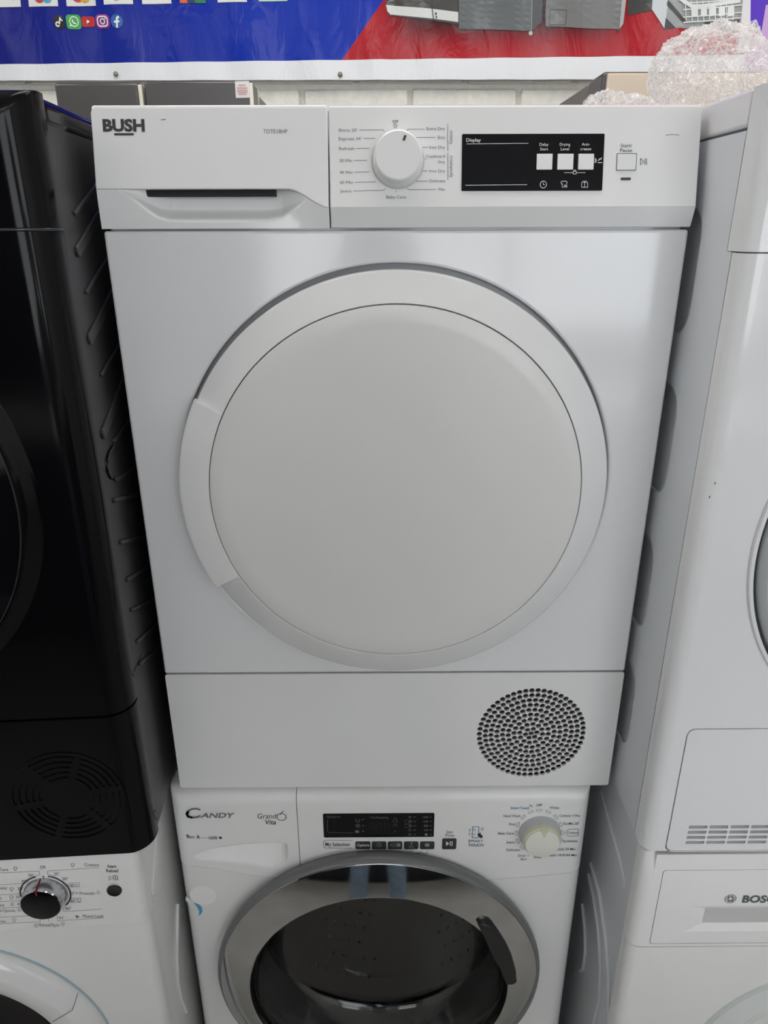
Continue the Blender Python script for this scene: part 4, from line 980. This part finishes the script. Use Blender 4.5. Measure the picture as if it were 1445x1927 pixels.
# side sheet with its pressed slot
a = LX(296, 1600, -.001); b = LX(290, 1668, -.001)
new_obj('side_press', plate_me(capsule((b.y, b.z), (a.y+.02, a.z+.02), .012), [], .004, side='R', x=.0005, bev=.0018), WWASH, t)
cpt = [LX(q[0], q[1], -.0012) for q in ((334, 1700), (333, 1750), (332, 1800), (334, 1850), (340, 1880), (350, 1904))]
new_obj('side_bead', tube_me(cpt, .003, 8), WWASH, t)

# ================================================================== right stack: white tumble dryer
frame(.306, -.115, 0)
t = thing('tumble_dryer', 'white tumble dryer with scooped side coloured as in shade and slotted hatch, at the right edge', 'tumble dryer', (.3, .3, .85))
UT = 1.687; RU = .016
zsm = lz(1428, 476, 0)
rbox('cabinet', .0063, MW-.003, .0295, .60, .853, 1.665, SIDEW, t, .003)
rbox('top_panel', .0004, MW-.002, .0405, .605, 1.6565, UT, WHITE, t, .0035, 4)
uxs = round_xs(0, MW, RU, True, True, 9, 24)
uf = lambda x, z: edge_round(x, 0, MW, RU)
hfield('control_panel', uxs, spans(zsm+.0006, UT-.018, 6)+[UT-.018+.018*math.sin(math.pi/2*(i+1)/8) for i in range(8)], lambda x, z: max(uf(x, z), topround(z, UT, .018)), .0385, WHITE, t, ang=60)
hz1 = lz(1400, 1370.5, 0); hz0 = lz(1330, 1602.5, 0); hx0 = (lx(1290.5, 1390, 0)+lx(1254, 1580, 0))/2; hx1 = hx0+.235
fp = join(hfield_me([RU*(1-math.cos(math.pi/2*i/9)) for i in range(10)], spans(.852, zsm-.0006, 10), uf, .028, ang=60),
          plate_me([(RU, .852), (MW-RU, .852), (MW-RU, zsm-.0006), (RU, zsm-.0006)], [rrect(hx0, hx1, hz0, hz1, .010)], .006, y=0))
new_obj('front_panel', fp, WHITE, t)
g = .0017
sl = []
cols = [(372, 507), (520, 655), (670, 803), (820, 953)]; rows = [(785, 808), (822, 845), (860, 882), (897, 918)]
Z9 = lambda a, b: (1200+a/3.853, 1350+b/3.853)
cx0 = lx(*Z9(360, 850), 0); pw = lx(*Z9(510, 850), 0)-cx0; sw = lx(*Z9(495, 850), 0)-cx0
rz = [(lz(*Z9(640, b), 0), lz(*Z9(640, a), 0)) for a, b in rows]
for i in range(5):
    for z0, z1 in rz: sl.append(rrect(cx0+i*pw, cx0+i*pw+sw, z0, z1, .0006, 1))
ht = plate('service_hatch', rrect(hx0+g, hx1-g, hz0+g, hz1-g, .009), sl, .006, WHITE, t, y=.0004, bev=.0)
rbox('hatch_backing', hx0-.004, hx1+.004, .0068, .0085, hz0-.004, hz1+.004, mat('hatch_grey', (.20, .20, .21), .5), ht, 0)
# side sheet with scooped recesses
hol = []
for T_, R2, B_ in (((1310, 390), (1322, 440), (1276, 628)), ((1259.4, 722), (1273, 790), (1241, 932)), ((1214.7, 1001), (1230, 1067), (1205, 1187)), ((1183, 1241), (1195, 1310), (1174, 1407))):
    yf = LX(*R2, .0015).y; zt_ = LX(*T_, .0015).z; zb_ = LX(*B_, .0015).z
    hol.append(rrect(yf, yf+.11, zb_, zt_, .030, 8))
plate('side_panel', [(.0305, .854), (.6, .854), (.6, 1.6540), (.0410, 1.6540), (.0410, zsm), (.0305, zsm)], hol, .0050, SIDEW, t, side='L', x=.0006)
rbox('gap_shade_strip', .0030, .0062, .0375, .0415, zsm, 1.655, SEAM, t, 0)  # dark strips paint the shade inside the shallow side gaps
rbox('gap_shade_strip', .0030, .0062, .0270, .0310, .854, zsm, SEAM, t, 0)
rbox('gap_shade_strip', .0030, .0062, .0405, .60, 1.6535, 1.6572, SEAM, t, 0)
# round door, only its left rim is in view
dcx = MW/2
dz, dR = circ2(dcx, (1445, 905), (1445, 1178), -.006)
dz = lz(1420, 1040, -.006); dR = dcx-lx(1418, 1040, -.006)
dr = lathe('door', [(dR, -.0005), (dR-.001, -.004), (dR-.0045, -.0045), (dR-.0055, .0)], dcx, dz, WPLAS, t, n=128)
lathe('door_gap', [(dR-.0052, -.0008), (dR-.0085, -.0010)], dcx, dz, mat('slate_door_gap', (.04, .05, .06), .4), dr, n=128)
lathe('door_cover', [(dR-.0088, .0), (dR-.009, -.006), (dR-.014, -.014), (dR-.03, -.019), (.05, -.026), (0, -.0265)], dcx, dz, mat('grey_door_cover', (.52, .55, .57), .2, coat=.3), dr, n=96)
# little black chips in the enamel
P = Print(0, .0003)
for x, y in ((1345.5, 909), (1335, 935)): P.line([(x, y-2), (x-.6, y+2.5)], 1.8)
P.build('chip_mark', INK, t)

# ================================================================== right stack: washing machine under it
frame(.309, -.117, 0)
t = thing('washing_machine', 'white washing machine with detergent drawer and grey logo, under the right dryer', 'washing machine', (.3, .3, 0))
RW = .016; ZF = lz(1330, 1781, 0); WT = .848
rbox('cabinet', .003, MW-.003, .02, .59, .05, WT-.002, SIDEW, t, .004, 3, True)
rbox('plinth', .02, MW-.02, .03, .5, 0.0, .055, DARK, t, .004)
wxs = round_xs(0, MW, RW, True, True, 8, 40)
wl = lambda x, z: edge_round(x, 0, MW, RW)
dz, dR = circ2(MW/2, (1445, 1855.7), (1331, 1927), -.004)
hfield('front_panel', round_xs(0, MW, RW, True, True, 8, 60), spans(.055, ZF-.0007, 80), wl, .022, WWASH, t, ang=60, skip=lambda x, z: (x-MW/2)**2+(z-dz)**2 < (dR-.012)**2)
a = L(1240, 1637.5, 0); b = L(1228.5, 1776.5, 0); dx0 = (a.x+b.x)/2; dx1 = dx0+.215
ix0 = lx(1308, 1722, 0); iz1 = lz(1380, 1705.5, 0); iz0 = lz(1380, 1753, 0)
fp = join(hfield_me([RW*(1-math.cos(math.pi/2*i/9)) for i in range(10)], spans(ZF+.0007, WT, 6), lambda x, z: max(wl(x, z), topround(z, WT, .006)), .022, ang=60),
          plate_me([(RW, ZF+.0007), (MW-RW, ZF+.0007), (MW-RW, WT), (RW, WT)], [rrect(dx0, dx1, b.z, a.z, .004)], .006, y=0))
new_obj('control_panel', fp, WSATIN, t)
ix0 = (lx(1295, 1705, 0)+lx(1291, 1753, 0))/2; ix1 = dx1-.012
jx0 = (lx(1326, 1711, .004)+lx(1323.5, 1734, .004))/2; jz1 = lz(1400, 1710, .004); jz0 = lz(1400, 1737, .004)
dr = plate('drawer_front', rrect(dx0+.0011, dx1-.0011, b.z+.0011, a.z-.0011, .0035), [[(ix0, iz0), (ix1, iz0), (ix1, iz1), (ix0, iz1)]], .006, WSATIN, t, y=.0002)
def quadm(*q): return meshpy(q, [(0, 1, 2, 3)])
jx1 = ix1-.012
rim = join(quadm((ix0, .0003, iz0), (ix1, .0003, iz0), (jx1, .005, jz0), (jx0, .005, jz0)), quadm((ix0, .0003, iz0), (jx0, .005, jz0), (jx0, .005, jz1), (ix0, .0003, iz1)),
           quadm((ix0, .0003, iz1), (jx0, .005, jz1), (jx1, .005, jz1), (ix1, .0003, iz1)), quadm((ix1, .0003, iz0), (ix1, .0003, iz1), (jx1, .005, jz1), (jx1, .005, jz0)))
new_obj('grip_frame', rim, WSATIN, dr)
cav = join(quadm((jx0, .005, jz0), (jx1, .005, jz0), (jx1, .036, jz0+.001), (jx0, .036, jz0+.001)), quadm((jx0, .005, jz0), (jx0, .036, jz0+.001), (jx0, .036, jz1), (jx0, .005, jz1)),
           quadm((jx0, .036, jz0+.001), (jx1, .036, jz0+.001), (jx1, .036, jz1), (jx0, .036, jz1)), quadm((jx0, .005, jz1), (jx1, .005, jz1), (jx1, .036, jz1), (jx0, .036, jz1)))
new_obj('grip_recess', cav, WSATIN, dr)
def bosch(P):
    P.ring(1374.2, 1691, 10.2, 1.2, 36); P.ring(1374.2, 1691, 6.6, 1.2, 30)
    for s_ in (-1, 1): P.line([(1374.2+s_*3.6, 1685.5), (1374.2+s_*3.6, 1696.5)], 1.5)
    P.line([(1370.6, 1688), (1377.8, 1688)], 1.0); P.line([(1370.6, 1694), (1377.8, 1694)], 1.0)
    P.text('BOSCH', 1395.5, 1475, 1697.5, 1684.5, bold=.035)
printed('brand_lettering', .0002, mat('slate_print', (.10, .115, .12), .4), dr, bosch, off=.0006)
lathe('door', [(dR, .001), (dR-.001, -.0025), (dR-.004, .0), (dR-.006, -.004), (dR-.03, -.012), (dR-.034, -.017), (dR-.06, -.020), (dR-.075, -.010), (.05, -.002), (0, 0)], MW/2, dz, mat('pale_grey_door', (.70, .725, .71), .22), t, n=128, ang=28)
# pressed side sheet
sp = [(1118, 1488), (1132, 1486), (1150, 1556), (1166, 1610), (1175, 1650), (1176, 1668), (1171, 1677), (1164, 1672), (1150, 1616), (1132, 1545)]
sp = [LX(a_, b_, .003) for a_, b_ in sp]
new_obj('side_press', plate_me([(q.y, q.z) for q in sp], [], .005, side='L', x=.0008, bev=.0022), SIDEW, t)
for pts in (((1108, 1645), (1118, 1690), (1127, 1750), (1131, 1820), (1128, 1880), (1117, 1926)), ((1096, 1700), (1101, 1745), (1102, 1790), (1097, 1822), (1090, 1826)), ((1112, 1625), (1128, 1680), (1140, 1760), (1146, 1840), (1146, 1927))):
    new_obj('side_bead', tube_me([LX(a_, b_, .002) for a_, b_ in pts], .0035, 8), SIDEW, t)

# ================================================================== crumpled plastic film
frame()
def film_mat():
    mt = bpy.data.materials.new('crumpled_clear_film'); mt.use_nodes = True; nt = mt.node_tree
    for n in list(nt.nodes): nt.nodes.remove(n)
    out = nt.nodes.new('ShaderNodeOutputMaterial'); g = nt.nodes.new('ShaderNodeNewGeometry')
    def vor(scale, dist, wd):
        nz_ = nt.nodes.new('ShaderNodeTexNoise'); nz_.inputs['Scale'].default_value = scale*.35; nz_.inputs['Detail'].default_value = 2
        nt.links.new(g.outputs['Position'], nz_.inputs['Vector'])
        ad = nt.nodes.new('ShaderNodeVectorMath'); ad.operation = 'MULTIPLY_ADD'; nt.links.new(nz_.outputs['Color'], ad.inputs[0]); ad.inputs[1].default_value = (dist,)*3; nt.links.new(g.outputs['Position'], ad.inputs[2])
        v = nt.nodes.new('ShaderNodeTexVoronoi'); v.feature = 'DISTANCE_TO_EDGE'; v.inputs['Scale'].default_value = scale; nt.links.new(ad.outputs[0], v.inputs['Vector'])
        m_ = nt.nodes.new('ShaderNodeMapRange'); m_.inputs['From Min'].default_value = .0; m_.inputs['From Max'].default_value = wd; m_.inputs['To Min'].default_value = 1; m_.inputs['To Max'].default_value = 0
        nt.links.new(v.outputs['Distance'], m_.inputs['Value']); return m_.outputs[0]
    a, c = vor(26, .16, .06), vor(64, .09, .09)
    mx = nt.nodes.new('ShaderNodeMath'); mx.operation = 'MAXIMUM'; nt.links.new(a, mx.inputs[0]); nt.links.new(c, mx.inputs[1])
    bp = nt.nodes.new('ShaderNodeBump'); bp.inputs['Distance'].default_value = .003; nt.links.new(mx.outputs[0], bp.inputs['Height'])
    df = nt.nodes.new('ShaderNodeBsdfDiffuse'); df.inputs[0].default_value = (.98, .975, .97, 1)
    tl = nt.nodes.new('ShaderNodeBsdfTranslucent'); tl.inputs[0].default_value = (.98, .975, .97, 1)
    gl = nt.nodes.new('ShaderNodeBsdfGlossy'); gl.inputs['Roughness'].default_value = .22; nt.links.new(bp.outputs[0], gl.inputs['Normal'])
    tr = nt.nodes.new('ShaderNodeBsdfTransparent'); tr.inputs[0].default_value = (.99, .985, .98, 1)
    m1 = nt.nodes.new('ShaderNodeMixShader'); m1.inputs[0].default_value = .5; nt.links.new(df.outputs[0], m1.inputs[1]); nt.links.new(tl.outputs[0], m1.inputs[2])
    m2 = nt.nodes.new('ShaderNodeMixShader'); m2.inputs[0].default_value = .25; nt.links.new(m1.outputs[0], m2.inputs[1]); nt.links.new(gl.outputs[0], m2.inputs[2])
    al = nt.nodes.new('ShaderNodeMapRange'); al.inputs['To Min'].default_value = .26; al.inputs['To Max'].default_value = .85; nt.links.new(mx.outputs[0], al.inputs['Value'])
    m3 = nt.nodes.new('ShaderNodeMixShader'); nt.links.new(al.outputs[0], m3.inputs[0]); nt.links.new(tr.outputs[0], m3.inputs[1]); nt.links.new(m2.outputs[0], m3.inputs[2])
    nt.links.new(m3.outputs[0], out.inputs['Surface'])
    return mt
FILM = film_mat()
def hull(parts, zfloor, sub, seed):
    """one crumpled skin around several overlapping lumps (centre, radii)"""
    bm = bmesh.new(); bmesh.ops.create_icosphere(bm, subdivisions=sub, radius=1)
    c0 = Vector(parts[0][0]); s_ = Vector((seed, seed*.7, -seed))
    for v in bm.verts:
        d = v.co.normalized(); far = 0
        for c, r in parts:
            o = Vector([(c0[i]-c[i])/r[i] for i in range(3)]); dd = Vector([d[i]/r[i] for i in range(3)])
            A, B, C_ = dd.dot(dd), 2*o.dot(dd), o.dot(o)-1; q = B*B-4*A*C_
            if q > 0: far = max(far, (-B+math.sqrt(q))/(2*A))
        p = d*3
        k_ = 1+.16*noise.fractal(p*.9+s_, 1.0, 2.0, 4)-.16*abs(noise.noise(p*2.4+s_))-.09*abs(noise.noise(p*6+s_))+.05
        co = c0+d*far*k_
        if co.z < zfloor: co.z = zfloor+.0004+.002*abs(noise.noise(p*3))
        v.co = co
    me = bpy.data.meshes.new('m'); bm.to_mesh(me); bm.free()
    return me
zf1 = 1.6875
A_ = L(1330, 130, .22); B_ = L(1430, 130, .24); T_ = L(1330, 52, .22); W_ = L(1238, 120, .22)
rx = A_.x-W_.x; rz_ = T_.z-A_.z
tag(new_obj('plastic_wrap', hull([((A_.x, .22, A_.z), (rx, .10, rz_)), ((B_.x, .24, B_.z-.015), (.11, .10, rz_*.9)), ((A_.x, .19, zf1+.03), (rx*1.02, .09, .05)), ((B_.x+.02, .2, zf1+.03), (.12, .1, .06))], zf1, 6, 3.1), FILM),
    'big crumpled bundle of clear plastic wrap on top of the right dryer', 'plastic wrap')
A_ = L(1140, 192, .16); B_ = L(1188, 192, .17)
tag(new_obj('plastic_wrap', hull([((A_.x, .16, 1.694), (.028, .03, .026)), ((B_.x, .17, 1.693), (.030, .03, .027))], 1.6872, 5, 9.4), FILM),
    'small wad of clear plastic wrap on the centre dryer top at its right corner', 'plastic wrap')

# ================================================================== opposite side of the shop, seen only in the shine of the machines
frame()
t = thing('display_counter', 'long black display counter with white top, across the shop from the stacked machines', 'counter', (0, -2.25, 0))
CBK = mat('black_counter_board', (.012, .013, .018), .35)
rbox('counter_body', -2.2, 2.2, -2.45, -2.05, .08, .86, CBK, t, .004)
rbox('counter_plinth', -2.15, 2.15, -2.4, -2.09, 0, .08, DARK, t, .002)
rbox('counter_top', -2.25, 2.25, -2.49, -2.01, .86, .90, WSATIN, t, .006)
for i in range(6): rbox('counter_panel', -2.17+i*.725, -1.48+i*.725, -2.05, -2.04, .12, .82, CBK, t, .003)
# the photographer
def person():
    J = {'pelvis': ((-.03, -1.13, .93), .135), 'waist': ((-.03, -1.12, 1.06), .125), 'chest': ((-.03, -1.12, 1.25), .145), 'neckb': ((-.03, -1.11, 1.43), .075), 'neck': ((-.03, -1.10, 1.50), .055),
         'headb': ((-.03, -1.075, 1.57), .075), 'head': ((-.03, -1.075, 1.65), .092), 'crown': ((-.03, -1.085, 1.72), .070)}
    E_ = [('pelvis', 'waist'), ('waist', 'chest'), ('chest', 'neckb'), ('neckb', 'neck'), ('neck', 'headb'), ('headb', 'head'), ('head', 'crown')]
    for n, s_ in (('l', -1), ('r', 1)):
        J.update({n+'hip': ((-.03+s_*.095, -1.13, .88), .095), n+'thigh': ((-.03+s_*.11, -1.12, .68), .082), n+'knee': ((-.03+s_*.115, -1.11, .48), .062), n+'calf': ((-.03+s_*.12, -1.14, .32), .06), n+'ankle': ((-.03+s_*.12, -1.14, .09), .042),
                  n+'toe': ((-.03+s_*.135, -.96, .045), .040), n+'heel': ((-.03+s_*.12, -1.17, .045), .038),
                  n+'sh': ((-.03+s_*.17, -1.12, 1.38), .065), n+'el': ((-.03+s_*.20, -1.02, 1.16), .045), n+'wr': ((-.02+s_*.075, -.87, 1.46), .028), n+'palm': ((-.02+s_*.062, -.845, 1.515), .028)})
        E_ += [('pelvis', n+'hip'), (n+'hip', n+'thigh'), (n+'thigh', n+'knee'), (n+'knee', n+'calf'), (n+'calf', n+'ankle'), (n+'ankle', n+'toe'), (n+'ankle', n+'heel'), ('chest', n+'sh'), (n+'sh', n+'el'), (n+'el', n+'wr'), (n+'wr', n+'palm')]
        for k_ in range(4):
            z = 1.502+k_*.02; a, b, c = n+'f%da' % k_, n+'f%db' % k_, n+'f%dc' % k_
            J[a] = ((-.02+s_*.066, -.825, z), .009); J[b] = ((-.02+s_*.060, -.808+.002*k_, z+.004), .0085); J[c] = ((-.02+s_*.046, -.806+.002*k_, z+.004), .0075)
            E_ += [(n+'palm', a), (a, b), (b, c)]
        J[n+'ta'] = ((-.02+s_*.045, -.838, 1.515), .011); J[n+'tb'] = ((-.02+s_*.028, -.828, 1.535), .009); E_ += [(n+'palm', n+'ta'), (n+'ta', n+'tb')]
    names = list(J); me = bpy.data.meshes.new('m'); me.from_pydata([J[k_][0] for k_ in names], [(names.index(a), names.index(b)) for a, b in E_], [])
    o = bpy.data.objects.new('tmp', me); COL.objects.link(o)
    o.modifiers.new('skin', 'SKIN'); o.modifiers.new('sub', 'SUBSURF').levels = 2
    for v, k_ in zip(me.skin_vertices[0].data, names): v.radius = (J[k_][1], J[k_][1]*(.8 if k_ in ('pelvis', 'waist', 'chest') else 1)); v.use_root = k_ == 'pelvis'
    dg = bpy.context.evaluated_depsgraph_get(); ev = o.evaluated_get(dg); m2 = bpy.data.meshes.new_from_object(ev)
    bpy.data.objects.remove(o)
    for q in m2.polygons:
        q.use_smooth = True; c = q.center
        q.material_index = 3 if c.z < .085 else 1 if c.z < .98 else 0 if (c.z > 1.455 and abs(c.x+.03) < .12) or (c.y > -.93 and c.z > 1.3) else 2
    lo = min(v.co.z for v in m2.vertices)
    for v in m2.vertices: v.co.z = max(v.co.z, .001)
    return m2
t = thing('person', 'person in light blue jeans and cream top holding up a phone', 'person', (-.03, -1.13, 0))
mats_ = [mat('skin', (.50, .33, .25), .5), mat('washed_denim', (.30, .40, .52), .8, noise_amt=.3, noise_scale=30), mat('cream_cotton', (.62, .58, .55), .85), mat('dark_shoe', (.03, .03, .03), .5)]
m2 = person()
new_obj('body', m2, mats_, t)
hr = lathe_me([(0, -.1), (.06, -.088), (.092, -.05), (.100, 0), (.094, .03)], 0, 0, n=24)
hr.transform(Matrix.Translation((-.03, -1.095, 1.675)) @ Matrix.Rotation(math.radians(-115), 4, 'X'))
new_obj('hair', hr, mat('dark_hair', (.02, .015, .012), .6), t)
for s_ in (-1, 1):
    e = bpy.data.meshes.new('m'); bm = bmesh.new(); bmesh.ops.create_uvsphere(bm, u_segments=10, v_segments=8, radius=.011); bm.to_mesh(e); bm.free()
    e.transform(Matrix.Translation((-.03+s_*.032, -.990, 1.648))); new_obj('eye', e, mat('eye_dark', (.05, .04, .035), .3), t)
ph = thing('phone', 'dark phone held up in both hands', 'phone', (-.0173, -.80, 1.50))
rbox('phone_body', -.059, .023, -.802, -.794, 1.475, 1.60, mat('phone_case', (.02, .02, .025), .3), ph, .003)
rbox('phone_screen', -.056, .020, -.8028, -.8018, 1.478, 1.597, mat('phone_glass', (.05, .05, .06), .05), ph, .0004)
